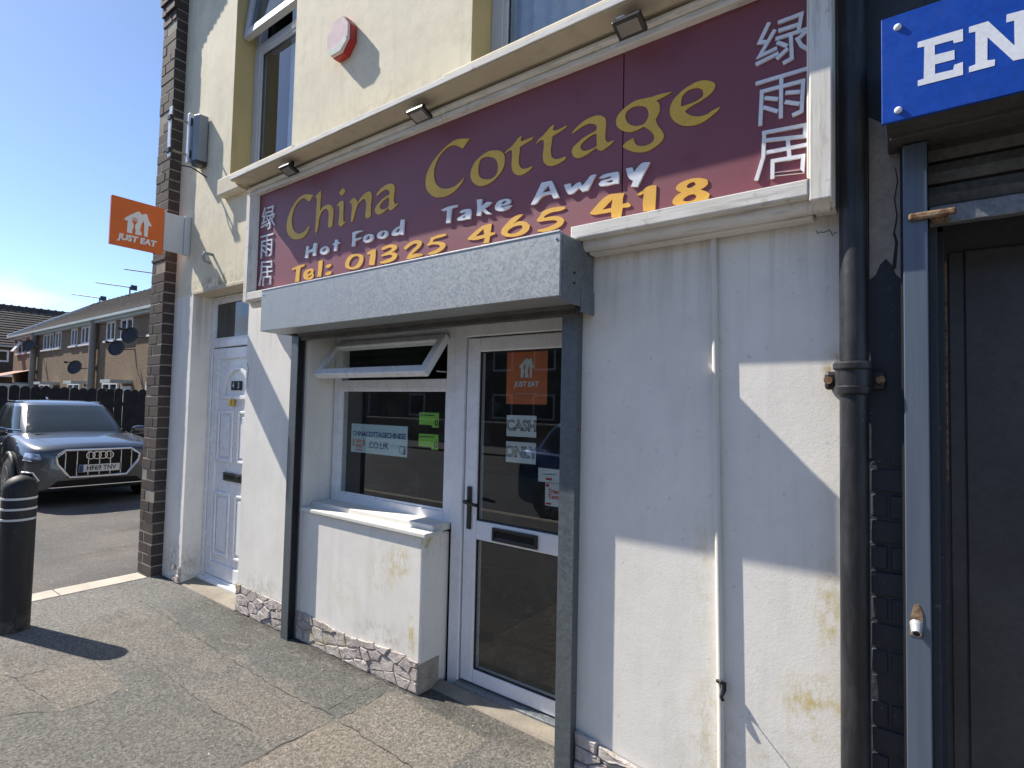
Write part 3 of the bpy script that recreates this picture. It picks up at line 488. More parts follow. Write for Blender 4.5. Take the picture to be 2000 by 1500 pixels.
HOT=[[[[-3.380,2.727],[-3.354,2.722],[-3.359,2.692],[-3.306,2.698],[-3.297,2.733],[-3.261,2.730],[-3.268,2.692],[-3.270,2.645],[-3.298,2.646],[-3.304,2.655],[-3.298,2.680],[-3.358,2.678],[-3.362,2.641],[-3.394,2.646],[-3.387,2.688]]],[[[-3.158,2.692],[-3.126,2.678],[-3.122,2.658],[-3.137,2.644],[-3.168,2.637],[-3.200,2.643],[-3.222,2.657],[-3.219,2.679],[-3.194,2.689]],[[-3.162,2.684],[-3.189,2.677],[-3.197,2.662],[-3.183,2.656],[-3.161,2.662],[-3.152,2.674]]],[[[-3.057,2.718],[-3.033,2.715],[-3.032,2.698],[-3.012,2.697],[-3.016,2.690],[-3.035,2.687],[-3.040,2.643],[-3.068,2.645],[-3.064,2.688],[-3.084,2.688],[-3.082,2.695],[-3.062,2.698]]],[[[-2.880,2.735],[-2.835,2.737],[-2.778,2.731],[-2.794,2.727],[-2.834,2.724],[-2.852,2.717],[-2.853,2.691],[-2.788,2.690],[-2.808,2.683],[-2.852,2.677],[-2.854,2.644],[-2.883,2.648],[-2.877,2.684]]],[[[-2.706,2.696],[-2.678,2.687],[-2.673,2.668],[-2.692,2.651],[-2.727,2.646],[-2.758,2.653],[-2.773,2.670],[-2.764,2.689],[-2.737,2.697]],[[-2.713,2.690],[-2.732,2.683],[-2.742,2.670],[-2.731,2.660],[-2.712,2.667],[-2.705,2.681]]],[[[-2.569,2.694],[-2.543,2.685],[-2.540,2.668],[-2.556,2.654],[-2.589,2.647],[-2.627,2.656],[-2.641,2.671],[-2.632,2.687],[-2.603,2.695]],[[-2.588,2.691],[-2.598,2.681],[-2.605,2.667],[-2.594,2.660],[-2.575,2.669],[-2.567,2.684]]],[[[-2.430,2.733],[-2.402,2.730],[-2.404,2.689],[-2.405,2.640],[-2.430,2.645],[-2.441,2.651],[-2.458,2.647],[-2.494,2.650],[-2.508,2.659],[-2.499,2.676],[-2.471,2.691],[-2.436,2.697]],[[-2.443,2.690],[-2.463,2.682],[-2.472,2.669],[-2.462,2.660],[-2.444,2.666],[-2.437,2.678]]],[[[-2.106,2.727],[-2.052,2.735],[-1.982,2.732],[-1.993,2.723],[-2.026,2.722],[-2.032,2.687],[-2.033,2.644],[-2.065,2.647],[-2.060,2.693],[-2.060,2.721],[-2.089,2.720]]],[[[-1.916,2.695],[-1.890,2.691],[-1.886,2.671],[-1.890,2.637],[-1.918,2.641],[-1.950,2.641],[-1.983,2.647],[-1.979,2.659],[-1.947,2.668],[-1.926,2.673],[-1.926,2.682],[-1.956,2.682],[-1.968,2.687],[-1.948,2.696]],[[-1.925,2.662],[-1.947,2.657],[-1.944,2.651],[-1.925,2.651]]],[[[-1.847,2.732],[-1.812,2.727],[-1.817,2.688],[-1.781,2.704],[-1.748,2.698],[-1.770,2.684],[-1.792,2.676],[-1.772,2.655],[-1.746,2.638],[-1.780,2.642],[-1.811,2.668],[-1.819,2.640],[-1.846,2.646],[-1.842,2.686]]],[[[-1.686,2.696],[-1.650,2.695],[-1.627,2.686],[-1.628,2.669],[-1.653,2.663],[-1.685,2.664],[-1.677,2.656],[-1.642,2.658],[-1.619,2.656],[-1.642,2.643],[-1.680,2.638],[-1.717,2.650],[-1.725,2.669],[-1.711,2.689]],[[-1.657,2.689],[-1.678,2.686],[-1.685,2.675],[-1.667,2.673],[-1.653,2.680]]],[[[-1.441,2.730],[-1.384,2.726],[-1.367,2.694],[-1.341,2.637],[-1.372,2.638],[-1.385,2.663],[-1.436,2.663],[-1.471,2.634],[-1.501,2.634],[-1.485,2.659],[-1.457,2.703]],[[-1.402,2.710],[-1.421,2.695],[-1.435,2.679],[-1.390,2.677]]],[[[-1.315,2.690],[-1.281,2.690],[-1.275,2.668],[-1.248,2.682],[-1.228,2.684],[-1.219,2.663],[-1.190,2.688],[-1.173,2.702],[-1.150,2.701],[-1.167,2.675],[-1.189,2.638],[-1.218,2.637],[-1.236,2.659],[-1.268,2.640],[-1.289,2.640],[-1.302,2.658]]],[[[-1.078,2.690],[-1.040,2.687],[-1.036,2.664],[-1.038,2.634],[-1.061,2.638],[-1.094,2.638],[-1.127,2.643],[-1.134,2.654],[-1.116,2.666],[-1.083,2.666],[-1.072,2.671],[-1.083,2.676],[-1.111,2.675],[-1.133,2.680],[-1.111,2.690]],[[-1.067,2.659],[-1.088,2.657],[-1.099,2.652],[-1.077,2.647],[-1.064,2.648]]],[[[-1.003,2.692],[-0.975,2.690],[-0.965,2.668],[-0.946,2.687],[-0.926,2.698],[-0.896,2.693],[-0.911,2.669],[-0.930,2.635],[-0.950,2.600],[-0.979,2.607],[-0.969,2.629],[-0.989,2.646],[-0.998,2.670]]]]
EN=[[[[0.013,2.742],[0.115,2.741],[0.115,2.706],[0.095,2.707],[0.093,2.717],[0.052,2.718],[0.052,2.689],[0.096,2.687],[0.096,2.660],[0.052,2.661],[0.052,2.633],[0.093,2.631],[0.095,2.644],[0.114,2.646],[0.114,2.609],[0.012,2.610],[0.012,2.627],[0.026,2.628],[0.028,2.723],[0.012,2.725]]],[[[0.128,2.741],[0.169,2.741],[0.222,2.651],[0.222,2.721],[0.206,2.722],[0.207,2.744],[0.261,2.741],[0.261,2.722],[0.248,2.722],[0.246,2.609],[0.219,2.611],[0.167,2.697],[0.166,2.631],[0.182,2.628],[0.181,2.611],[0.127,2.611],[0.127,2.627],[0.141,2.629],[0.142,2.722],[0.128,2.724]]]]
HAN=[[[-0.434,3.109],[-0.466,3.048],[-0.443,3.041]],[[-0.414,3.073],[-0.466,2.994],[-0.408,3.002]],[[-0.476,2.967],[-0.403,2.981]],[[-0.399,3.098],[-0.323,3.099],[-0.332,3.045]],[[-0.397,3.066],[-0.333,3.063]],[[-0.407,3.039],[-0.298,3.036]],[[-0.359,3.035],[-0.355,2.945],[-0.382,2.938]],[[-0.402,3.022],[-0.373,2.999]],[[-0.404,2.963],[-0.371,2.985]],[[-0.310,3.026],[-0.333,3.010]],[[-0.338,3.014],[-0.324,2.981],[-0.298,2.955]],[[-0.476,2.892],[-0.305,2.889]],[[-0.390,2.892],[-0.392,2.736]],[[-0.462,2.729],[-0.457,2.854],[-0.318,2.848],[-0.323,2.738],[-0.351,2.732]],[[-0.444,2.825],[-0.404,2.808]],[[-0.449,2.791],[-0.405,2.763]],[[-0.373,2.822],[-0.332,2.812]],[[-0.375,2.788],[-0.333,2.768]],[[-0.452,2.694],[-0.311,2.683],[-0.313,2.642],[-0.448,2.664]],[[-0.448,2.691],[-0.451,2.602],[-0.475,2.522]],[[-0.444,2.617],[-0.300,2.610]],[[-0.369,2.647],[-0.362,2.571]],[[-0.420,2.516],[-0.419,2.579],[-0.318,2.572],[-0.321,2.517],[-0.423,2.529]]]
# ------------------------------------------------------------------ ground, road, pavement, car park
F = 2.27
def sheet(name, mat, x0, x1, y0, y1, z, kind='structure'):
    o = MB().add([(x0, y0, z), (x1, y0, z), (x1, y1, z), (x0, y1, z)], [(0, 1, 2, 3)]).build(name, mat); return tag(o, kind=kind)
tag(sheet('ground', M_earth, -700, 700, -700, 700, -.20), 'grass and earth ground stretching away to the horizon', 'ground')
tag(sheet('road', M_road, -90, 90, -10.5, -1.9, -.12), 'grey tarmac street behind the viewer', 'road')
pv = MB().box(-5.72, 40, -1.75, 2.6, -.3, 0).build('pavement', M_pave, bevel=0)
tag(pv, 'worn grey and brown tarmac pavement in front of the takeaway', 'pavement', kind='structure')
cp = MB().box(-60, -5.93, -1.75, 30, -.3, -.012).build('car_park', M_park)
tag(cp, 'rough patched tarmac car park with a parked car', 'car park', kind='structure')
kb = root('kerb', (-5.8, 1.0, 0)); tag(kb, 'pale stone edging strip between pavement and car park', 'kerb', kind='structure')
ys = [-1.75, -.85, .03, .93, 1.52, 2.16]
for a, b in zip(ys, ys[1:]):
    MB().add([(-5.955, a + .004, -.1), (-5.70, a + .004, -.1), (-5.70, b - .004, -.1), (-5.955, b - .004, -.1), (-5.94, a + .004, .006), (-5.715, a + .004, .006), (-5.715, b - .004, .006), (-5.94, b - .004, .006)],
             [(4, 5, 6, 7), (0, 1, 5, 4), (1, 2, 6, 5), (2, 3, 7, 6), (3, 0, 4, 7)]).build('kerb_stone', M_kerb, kb, bevel=.006)
for k in range(40):
    x = -20 + k * .915
    Box('kerb_stone', M_kerb, kb, x + .004, x + .911, -1.90, -1.75, -.2, .004, .012)
def crack(pts, w=.006):
    mb = MB(); L = []; R = []
    fine = []
    for a, b in zip(pts, pts[1:]):
        n = max(2, int(math.hypot(b[0] - a[0], b[1] - a[1]) / .045))
        for k in range(n):
            t = k / n; fine.append((a[0] + (b[0] - a[0]) * t + random.uniform(-.009, .009), a[1] + (b[1] - a[1]) * t + random.uniform(-.009, .009)))
    fine.append(pts[-1]); vs = []
    for i, p in enumerate(fine):
        q = fine[min(i + 1, len(fine) - 1)]; r = fine[max(i - 1, 0)]; d = Vector((q[0] - r[0], q[1] - r[1])); d.normalize()
        ww = w * .62 * random.uniform(.05, 1.0) * (.2 if i in (0, len(fine) - 1) else 1); nx, ny = -d.y * ww, d.x * ww
        vs += [(p[0] + nx, p[1] + ny, .003), (p[0] - nx, p[1] - ny, .003)]
    return mb.add(vs, [(2 * i, 2 * i + 1, 2 * i + 3, 2 * i + 2) for i in range(len(fine) - 1)]).build('crack', M_crack, pv)
crack([(-5.228, 1.865), (-4.848, 1.882), (-4.295, 1.858), (-3.673, 1.833), (-3.15, 1.821), (-2.875, 1.819), (-2.46, 1.845)], .004)
crack([(-2.56, 1.853), (-2.571, 2.077), (-2.574, 2.247)], .005)
crack([(-2.464, 1.0), (-2.466, 1.544), (-2.451, 1.744), (-2.434, 1.97), (-2.45, 2.18)], .006)
crack([(-4.5, .86), (-4.251, .93), (-3.943, .96), (-3.698, .989)], .004)
crack([(-3.8, .785), (-3.728, .891), (-3.618, .991), (-3.601, 1.119), (-3.639, 1.275)], .005)
crack([(-3.809, 1.494), (-3.001, 1.484), (-2.497, 1.535)], .0035)
crack([(-2.42, 1.835), (-2.019, 1.823), (-1.7, 1.807)], .004)
crack([(-4.9, 1.25), (-4.4, 1.31), (-3.9, 1.27)], .003)
crack([(-4.27, .5), (-4.26, .87), (-4.24, 1.1)], .005)

# dirt gathered along the foot of the wall, and loose grit
def dirt_line(pts):
    vs = []; n = 0
    for (xa, ya), (xb, yb) in zip(pts, pts[1:]):
        L = math.hypot(xb - xa, yb - ya); k = max(2, int(L / .03)); nx, ny = (yb - ya) / L, -(xb - xa) / L
        for i in range(k):
            t = i / k; x = xa + (xb - xa) * t; y = ya + (yb - ya) * t; w = .008 + .030 * random.random() ** 2.5
            vs += [(x, y, .002), (x + nx * w, y + ny * w, .0018)]; n += 1
    return MB().add(vs, [(2 * i, 2 * i + 1, 2 * i + 3, 2 * i + 2) for i in range(n - 1)]).build('dirt_line', M_crack, pv)
dirt_line([(-5.70, 2.266), (-5.32, 2.266)]); dirt_line([(-4.33, 2.262), (-3.60, 2.262)]); dirt_line([(-3.50, 2.262), (-2.285, 2.258), (-2.28, 2.37)]); dirt_line([(-1.26, 2.258), (-.13, 2.262)]); dirt_line([(-6.0, 2.165), (-5.70, 2.165)])
gr = MB()
for k in range(150):
    x = random.uniform(-5.6, -.3); y = 2.25 - abs(random.gauss(0, .35)); r = random.uniform(.0012, .0034)
    if y < .6: continue
    gr.obox((x, y, r * .6), (r, r * .3, 0), (-r * .3, r * .9, 0), (0, r * .2, r * .7))
tag(gr.build('grit', M_kerb, None), 'loose pale grit scattered over the pavement near the wall', 'grit', kind='stuff')
# ------------------------------------------------------------------ the takeaway building
B = root('shop_building', (-3.0, 2.35, 0), 'white and cream rendered takeaway building with stone plinth and two upper windows', 'building')
up = MB()
W1 = (-4.735, -3.80, 3.545, 5.55); W2 = (-2.011, -1.02, 3.545, 5.55)
wall_holes(up, -5.72, -.172, 2.612, 6.5, [W1, W2], F, .18, 0, 1)
up.build('upper_wall', [M_cream, M_olive], B, bevel=0)
D1 = (-5.318, -4.326, 0, 2.612); OP = (-3.485, -1.268, 0, 2.26)
lw = MB(); wall_holes(lw, -5.72, -.172, 0, 2.612, [D1, OP], F, .30)
lw.build('lower_wall', M_white, B)
# lintel underside over the side door
Box('lintel', M_soffit, B, -5.32, -4.05, 2.262, 2.44, 2.606, 2.640, .006)
# dwarf wall under the shop window
MB().box(-3.485, -2.286, 2.272, 2.50, 0, .888).build('dwarf_wall', M_white, B, bevel=.012, seg=3)
# dark rooms behind the glass
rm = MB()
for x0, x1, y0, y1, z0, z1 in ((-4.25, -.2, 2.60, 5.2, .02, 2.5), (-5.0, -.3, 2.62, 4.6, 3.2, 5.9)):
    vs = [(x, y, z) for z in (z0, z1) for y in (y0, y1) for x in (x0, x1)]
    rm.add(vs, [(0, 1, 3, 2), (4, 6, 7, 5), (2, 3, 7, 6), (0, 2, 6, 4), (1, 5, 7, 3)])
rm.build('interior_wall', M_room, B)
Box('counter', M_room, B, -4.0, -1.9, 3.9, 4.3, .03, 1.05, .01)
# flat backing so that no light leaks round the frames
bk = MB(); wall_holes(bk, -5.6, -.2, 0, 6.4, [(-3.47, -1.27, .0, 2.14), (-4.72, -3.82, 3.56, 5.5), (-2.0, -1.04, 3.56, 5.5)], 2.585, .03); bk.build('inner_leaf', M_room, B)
rf = MB().add([(-6.02, 1.98, 6.50), (.05, 1.98, 6.50), (.05, 6.0, 9.2), (-6.02, 6.0, 9.2), (-6.02, 1.98, 6.42), (.05, 1.98, 6.42), (.05, 10, 6.5), (-6.02, 10, 6.5)], [(0, 1, 2, 3), (4, 5, 1, 0), (2, 1, 5, 6), (3, 2, 6, 7), (0, 3, 7, 4)]); rf.build('roof', M_tile, B)

# brick end wall: each brick of the pier that shows is a piece
EW = MB().box(-5.996, -5.7035, 2.1725, 9.5, 0, 6.45).build('end_wall', M_brickm, B)
course = .0985; n = 0
bm_full = None
for k in range(65):
    z = .004 + k * course
    d = max(0., z - 5.30) * .19
    y0 = 2.17 - d
    seq = [(-6.0, -5.70)] if k % 2 == 0 else [(-6.0, -5.905), (-5.895, -5.70)]
    if k % 4 == 2: seq = [(-6.0, -5.80), (-5.79, -5.70)]
    for a, b in seq:
        j = random.uniform(-.004, .003); q = random.uniform(-.002, .002)
        bb = MB().box(a + .001 + random.uniform(0, .004), b + random.uniform(-.003, .001), y0 + j, 2.285, z + q, z + course - .008 + q * .5)
        br = bb.build('brick', M_brick, EW, bevel=.004, seg=1)
    if k % 2 == 1:
        Box('brick', M_brick, EW, -5.86, -5.6995, 2.29, 2.60, z, z + course - .011, .003)
MB().box(-6.004, -5.70, 2.163, 2.27, 2.97, 3.0).build('drip_course', M_brick, EW, bevel=.004)

# stone plinth
PL = MB()
PL.box(-4.326, -3.485, F - .006, F + .002, 0, .19); PL.box(-3.485, -2.286, 2.266, 2.2725, 0, .16); 
PL = PL.build('stone_plinth', M_mortar, B)
def stone(poly, y, d):
    # irregular stone face: outline, bevelled edge, split front with a raised middle
    cx = sum(p[0] for p in poly) / len(poly); cz = sum(p[1] for p in poly) / len(poly); n = len(poly)
    vs = [(x, y, z) for x, z in poly] + [(cx + (x - cx) * .96, y - d * random.uniform(.6, .9), cz + (z - cz) * .95) for x, z in poly] + \
         [(cx + (x - cx) * .84 + random.uniform(-.006, .006), y - d * random.uniform(.75, 1.15), cz + (z - cz) * .82 + random.uniform(-.004, .004)) for x, z in poly] + [(cx, y - d * random.uniform(.85, 1.05), cz)]
    fs = []
    for i in range(n):
        j = (i + 1) % n
        fs += [(i, j, n + j, n + i), (n + i, n + j, 2 * n + j, 2 * n + i), (2 * n + i, 2 * n + j, 3 * n)]
    return MB().add(vs, fs).build('stone', M_stone, PL)
def clip(poly, p, n):
    out = []
    for i in range(len(poly)):
        a, b = poly[i], poly[(i + 1) % len(poly)]; da = (a[0] - p[0]) * n[0] + (a[1] - p[1]) * n[1]; db = (b[0] - p[0]) * n[0] + (b[1] - p[1]) * n[1]
        if da <= 0: out.append(a)
        if da * db < 0: t = da / (da - db); out.append((a[0] + (b[0] - a[0]) * t, a[1] + (b[1] - a[1]) * t))
    return out
def stones(x0, x1, top, y, size=.115, d=.018, flat=1.7, keep=1.0):
    """random rubble: irregular cells packed in the strip, each one stone"""
    rng = random.Random(int(x0 * 1000)); seeds = []; tries = 0
    zmax = max(top(x0), top(x1))
    while tries < 900:
        tries += 1; p = (rng.uniform(x0, x1), rng.uniform(0, zmax))
        if p[1] > top(p[0]): continue
        r = size * rng.uniform(.42, .85)
        if all(((p[0] - q[0]) / flat) ** 2 + ((p[1] - q[1])) ** 2 > (max(r, q[2]) / 1.45) ** 2 for q in seeds): seeds.append((*p, r))
    for i, s in enumerate(seeds):
        poly = [(x0, 0.003), (x1, 0.003), (x1, zmax), (x0, zmax)]
        for j, q in enumerate(seeds):
            if i == j: continue
            mx, mz = (s[0] + q[0]) / 2, (s[1] + q[1]) / 2; nx, nz = (q[0] - s[0]) / flat ** 2, (q[1] - s[1])
            poly = clip(poly, (mx, mz), (nx, nz))
            if len(poly) < 3: break
        if len(poly) < 3 or rng.random() > keep: continue
        poly = [(a, min(b, top(a) + rng.uniform(-.012, .008))) for a, b in poly]
        cx = sum(p[0] for p in poly) / len(poly); cz = sum(p[1] for p in poly) / len(poly)
        fine = []
        for k in range(len(poly)):
            a, b = poly[k], poly[(k + 1) % len(poly)]; L = math.hypot(b[0] - a[0], b[1] - a[1]); n = max(1, int(L / .035))
            for t in range(n):
                u = t / n; x = a[0] + (b[0] - a[0]) * u; z = a[1] + (b[1] - a[1]) * u; dd = math.hypot(x - cx, z - cz) + 1e-6
                k2 = 1 - (.0035 + rng.uniform(-.003, .004)) / dd
                fine.append((cx + (x - cx) * k2, max(.003, cz + (z - cz) * k2)))
        if len(fine) > 2 and max(p[1] for p in fine) - min(p[1] for p in fine) > .018: stone(fine, y, d * rng.uniform(.5, 1.3))
stones(-4.326, -3.60, lambda x: .215 - (x + 4.33) * .02, F - .006, .12, .013, 1.8, .9)
stones(-3.485, -2.288, lambda x: .185 + .018 * math.sin(x * 7), 2.270, .125, .012, 1.8)
stones(-1.262, -.50, lambda x: .19 - (x + 1.262) * .17, F - .006, .13, .022, 2.2)
stones(-5.45, -5.32, lambda x: .15, F - .004, .09, .016, 1.5, .9)

for pts in ([(-.292, 2.325), (-.285, 2.312), (-.278, 2.318), (-.268, 2.314), (-.258, 2.316), (-.250, 2.322), (-.243, 2.310), (-.238, 2.296), (-.231, 2.308), (-.224, 2.304)], [(-4.31, 1.95), (-4.29, 1.90), (-4.30, 1.83), (-4.285, 1.75)]):
    MB().tube([(x, F - .0006, z) for x, z in pts], .0013, 5).build('hairline_crack', M_crack, B)
MB().box(-2.290, -2.2815, 2.276, 2.43, 0, .17).build('plinth_return', M_mortar, B, bevel=.004)
# --- side door, number plates, letter box
yd = 2.435
SD = MB()
def frame(mb, x0, x1, z0, z1, y0, y1, w, wb=None, wt=None, mi=0):
    wb = w if wb is None else wb; wt = w if wt is None else wt
    mb.box(x0, x0 + w, y0, y1, z0, z1, mi); mb.box(x1 - w, x1, y0, y1, z0, z1, mi)
    mb.box(x0 + w, x1 - w, y0, y1, z0, z0 + wb, mi); mb.box(x0 + w, x1 - w, y0, y1, z1 - wt, z1, mi)
    return mb
sd = frame(MB(), -5.318, -4.328, .02, 2.604, yd, yd + .07, .055, .05, .045)
sd.box(-5.263, -4.383, yd + .001, yd + .069, 2.135, 2.205)
sd = sd.build('side_door', M_upvc, B, bevel=.006); sd['label'] = 'white panelled side door with arched panel and fanlight'
frame(MB(), -5.255, -4.391, .075, 2.125, yd + .008, yd + .06, .105, .12, .10).build('door_leaf', M_upvc, sd, bevel=.006)
MB().box(-5.16, -4.48, yd + .024, yd + .05, .19, 2.03).build('door_panel', M_upvc, sd)
Box('fanlight', M_glassf, sd, -5.252, -4.394, yd + .03, yd + .036, 2.205, 2.56, 0)
frame(MB(), -5.263, -4.383, 2.2055, 2.559, yd + .012, yd + .029, .018).build('glazing_bead', M_upvc, sd, bevel=.003)
def moulding(x0, x1, z0, z1, w=.028):
    frame(MB(), x0, x1, z0, z1, yd + .008, yd + .026, w).build('panel_moulding', M_upvc, sd, bevel=.009, seg=3)
    Box('raised_panel', M_upvc, sd, x0 + .05, x1 - .05, yd + .014, yd + .026, z0 + .05, z1 - .05, .008)
for x0, x1 in ((-5.13, -4.86), (-4.78, -4.51)):
    moulding(x0, x1, 1.10, 1.56); moulding(x0, x1, .27, .83)
arch = [(-5.07, 1.66), (-4.57, 1.66)] + [(-4.82 + .25 * math.cos(a), 1.70 + .25 * math.sin(a)) for a in [math.pi * k / 14 for k in range(15)]]
inn = [(-5.03, 1.695), (-4.61, 1.695)] + [(-4.82 + .21 * math.cos(a), 1.71 + .205 * math.sin(a)) for a in [math.pi * k / 14 for k in range(15)]]
MB().prism([arch, list(reversed(inn))], facing(yd + .006, yd + .026)).build('arch_moulding', M_upvc, sd, bevel=.006)
for i, x in enumerate((-4.915, -4.825)):
    tl = Box('number_tile', M_blackm, sd, x, x + .082, yd + .012, yd + .024, 1.742, 1.822, .002)
    text_mb(MB(), '43'[i], .075, lambda a, b, c, x=x: (x + .041 + a, yd + .010, 1.782 + b), bold=.001).build('numeral', M_greyp, sd)
MB().box(-4.90, -4.84, yd - .012, yd + .02, 1.60, 1.665).box(-4.865, -4.842, yd - .03, yd - .013, 1.598, 1.66).build('door_knocker', M_brass, sd, bevel=.004)
lb = Box('letter_box', M_black, sd, -4.985, -4.665, yd + .006, yd + .024, .938, 1.012, .004); Box('letter_flap', M_grille, sd, -4.955, -4.695, yd + .001, yd + .006, .955, .995, .002)
MB().cyl((-4.60, yd - .01, 1.12), (-4.50, yd - .03, 1.13), .011, 8).build('door_handle', M_brass, sd)
Box('threshold', M_upvc, B, -5.31, -4.33, yd - .04, yd + .02, .0, .05, .004)
MB().add([(-5.32, 2.262, .0), (-4.325, 2.255, .0), (-4.325, 2.40, .0), (-5.32, 2.40, .0), (-5.318, 2.268, .006), (-4.326, 2.262, .006), (-4.326, 2.394, .03), (-5.318, 2.394, .03)], [(4, 5, 6, 7), (0, 1, 5, 4), (1, 2, 6, 5), (3, 0, 4, 7)]).build('door_step', M_step, B)

# --- shop window
yw = 2.49
sw = MB(); frame(sw, -3.47, -2.262, .936, 2.135, yw, yw + .07, .078, .062, .055)
sw.box(-3.392, -2.34, yw + .001, yw + .069, 1.748, 1.815)
SW = sw.build('shop_window', M_upvc, B, bevel=.005); SW['label'] = 'white shop window with its top light propped open'
frame(MB(), -3.392, -2.34, .998, 1.748, yw + .010, yw + .024, .014).build('glazing_bead', M_upvc, SW, bevel=.003)
Box('window_pane', M_glass, SW, -3.380, -2.352, yw + .026, yw + .034, 1.010, 1.738, 0)
# top light, hinged at its head, pushed out at the bottom
h0 = Vector((0, 2.482, 2.075)); h1 = Vector((0, 2.298, 1.828)); dv = (h1 - h0); L = dv.length; dv.normalize(); nv = Vector((0, dv.z, -dv.y))
def sash(u, v, w): return Vector((u, 0, 0)) + h0 + dv * v + nv * w
def sbar(mb, u0, u1, v0, v1, w0, w1):
    vs = [sash(u, v, w) for w in (w0, w1) for v in (v0, v1) for u in (u0, u1)]
    return mb.add(vs, [(0, 2, 3, 1), (4, 5, 7, 6), (0, 1, 5, 4), (2, 6, 7, 3), (0, 4, 6, 2), (1, 3, 7, 5)])
tp = MB(); sbar(tp, -3.43, -3.375, 0, L, -.02, .03); sbar(tp, -2.375, -2.32, 0, L, -.02, .03); sbar(tp, -3.375, -2.375, 0, .05, -.02, .03); sbar(tp, -3.375, -2.375, L - .055, L, -.02, .03)
tp = tp.build('top_light', M_upvc, SW, bevel=.006)
sbar(MB(), -3.375, -2.375, .05, L - .055, .004, .010).build('top_light_pane', M_glass, SW)
for x in (-3.41, -2.335): MB().box(x - .006, x + .006, 2.40, 2.52, 1.852, 1.857).build('window_stay', M_zinc, SW)
# sill in two steps
sl_ = MB().box(-3.478, -2.248, 2.250, 2.40, .888, .915); sl_.box(-3.478, -2.275, 2.34, 2.492, .900, .945)
SLo = sl_.build('window_sill', M_upvcs, SW, bevel=.006)

# --- shop door
dj = MB(); dj.box(-2.262, -2.178, yw - .012, yw + .07, .0, 2.135); dj.box(-1.272, -1.20, yw - .012, yw + .07, 0, 2.135); dj.box(-2.178, -1.272, yw - .012, yw + .07, 2.062, 2.135)
SDR = dj.build('shop_door', M_upvc, B, bevel=.006); SDR['label'] = 'white glazed shop door with black handle and letter plate'
lf = MB(); y0, y1 = yw - .004, yw + .06
frame(lf, -2.168, -1.282, .050, 2.054, y0, y1, .094, .078, .084); lf.box(-2.074, -1.376, y0 + .001, y1 - .001, .871, .980)
lf.build('door_leaf', M_upvc, SDR, bevel=.008, seg=3)
for z0, z1 in ((.128, .871), (.980, 1.970)):
    frame(MB(), -2.074, -1.376, z0, z1, y0 + .010, y0 + .022, .007).build('gasket', M_gasket, SDR)
    Box('door_pane', M_glass, SDR, -2.07, -1.38, y0 + .024, y0 + .030, z0 + .003, z1 - .003, 0)
hp = MB().box(-2.138, -2.104, y0 - .012, y0, .925, 1.175); hp.build('handle_plate', M_black, SDR, bevel=.01, seg=3)
MB().tube([(-2.121, y0 - .01, 1.09), (-2.121, y0 - .055, 1.09), (-2.09, y0 - .06, 1.088), (-2.02, y0 - .058, 1.082)], .010, 8).build('lever_handle', M_black, SDR, smooth=True)
frame(MB(), -1.945, -1.635, .886, .962, y0 - .012, y0, .018).build('letter_plate', M_black, SDR, bevel=.004)
Box('letter_flap', M_grille, SDR, -1.925, -1.655, y0 - .006, y0 - .001, .906, .942, .002)
Box('door_threshold', M_galvd, SDR, -2.18, -1.27, yw - .05, yw + .03, .004, .042, .004)
MB().add([(-2.286, 2.37, 0), (-1.27, 2.35, 0), (-1.27, 2.45, 0), (-2.286, 2.45, 0), (-2.284, 2.385, .012), (-1.272, 2.362, .014), (-1.272, 2.442, .030), (-2.284, 2.442, .030)], [(4, 5, 6, 7), (0, 1, 5, 4), (1, 2, 6, 5), (3, 0, 4, 7)]).build('door_step', M_step, B)

# --- upper windows
def upper_window(x0, x1, z0, z1, yf, open_, lab, nm):
    m = MB(); tr = 4.74
    frame(m, x0, x1, z0, z1, yf, yf + .07, .085, .06, .06); m.box(x0 + .085, x1 - .085, yf + .001, yf + .069, tr, tr + .07)
    w = m.build(nm, M_upvcg, B, bevel=.006); w['label'] = lab
    frame(MB(), x0 + .085, x1 - .085, z0 + .06, tr, yf + .006, yf + .022, .03).build('glazing_bead', M_upvcg, w, bevel=.004)
    Box('window_pane', M_glassu, w, x0 + .10, x1 - .10, yf + .03, yf + .036, z0 + .075, tr - .015, 0)
    if open_:
        a0 = Vector((0, yf - .01, z1 - .06)); a1 = Vector((0, yf - .085, 4.815))
        d = a1 - a0; Lq = d.length; d.normalize(); nn = Vector((0, d.z, -d.y))
        def q(mb, u0, u1, v0, v1, w0, w1):
            vs = [Vector((u, 0, 0)) + a0 + d * v + nn * ww for ww in (w0, w1) for v in (v0, v1) for u in (u0, u1)]
            return mb.add(vs, [(0, 2, 3, 1), (4, 5, 7, 6), (0, 1, 5, 4), (2, 6, 7, 3), (0, 4, 6, 2), (1, 3, 7, 5)])
        xa, xb = x0 + .02, x1 - .02
        t = MB(); q(t, xa, xa + .065, 0, Lq, -.02, .035); q(t, xb - .065, xb, 0, Lq, -.02, .035); q(t, xa + .065, xb - .065, 0, .06, -.02, .035); q(t, xa + .065, xb - .065, Lq - .07, Lq, -.02, .035)
        t.build('top_light', M_upvcg, w, bevel=.006); q(MB(), xa + .065, xb - .065, .06, Lq - .07, .004, .010).build('top_light_pane', M_glassu, w)
    else:
        Box('window_pane', M_glassu, w, x0 + .085, x1 - .085, yf + .03, yf + .036, tr + .07, z1 - .06, 0)
    return w
w1 = upper_window(-4.735, -3.80, 3.56, 5.53, 2.442, True, 'upper window left of the alarm with its top light pushed open', 'upper_window')
w2 = upper_window(-2.011, -1.02, 3.56, 5.53, 2.442, False, 'upper window above the sign lettering', 'upper_window')
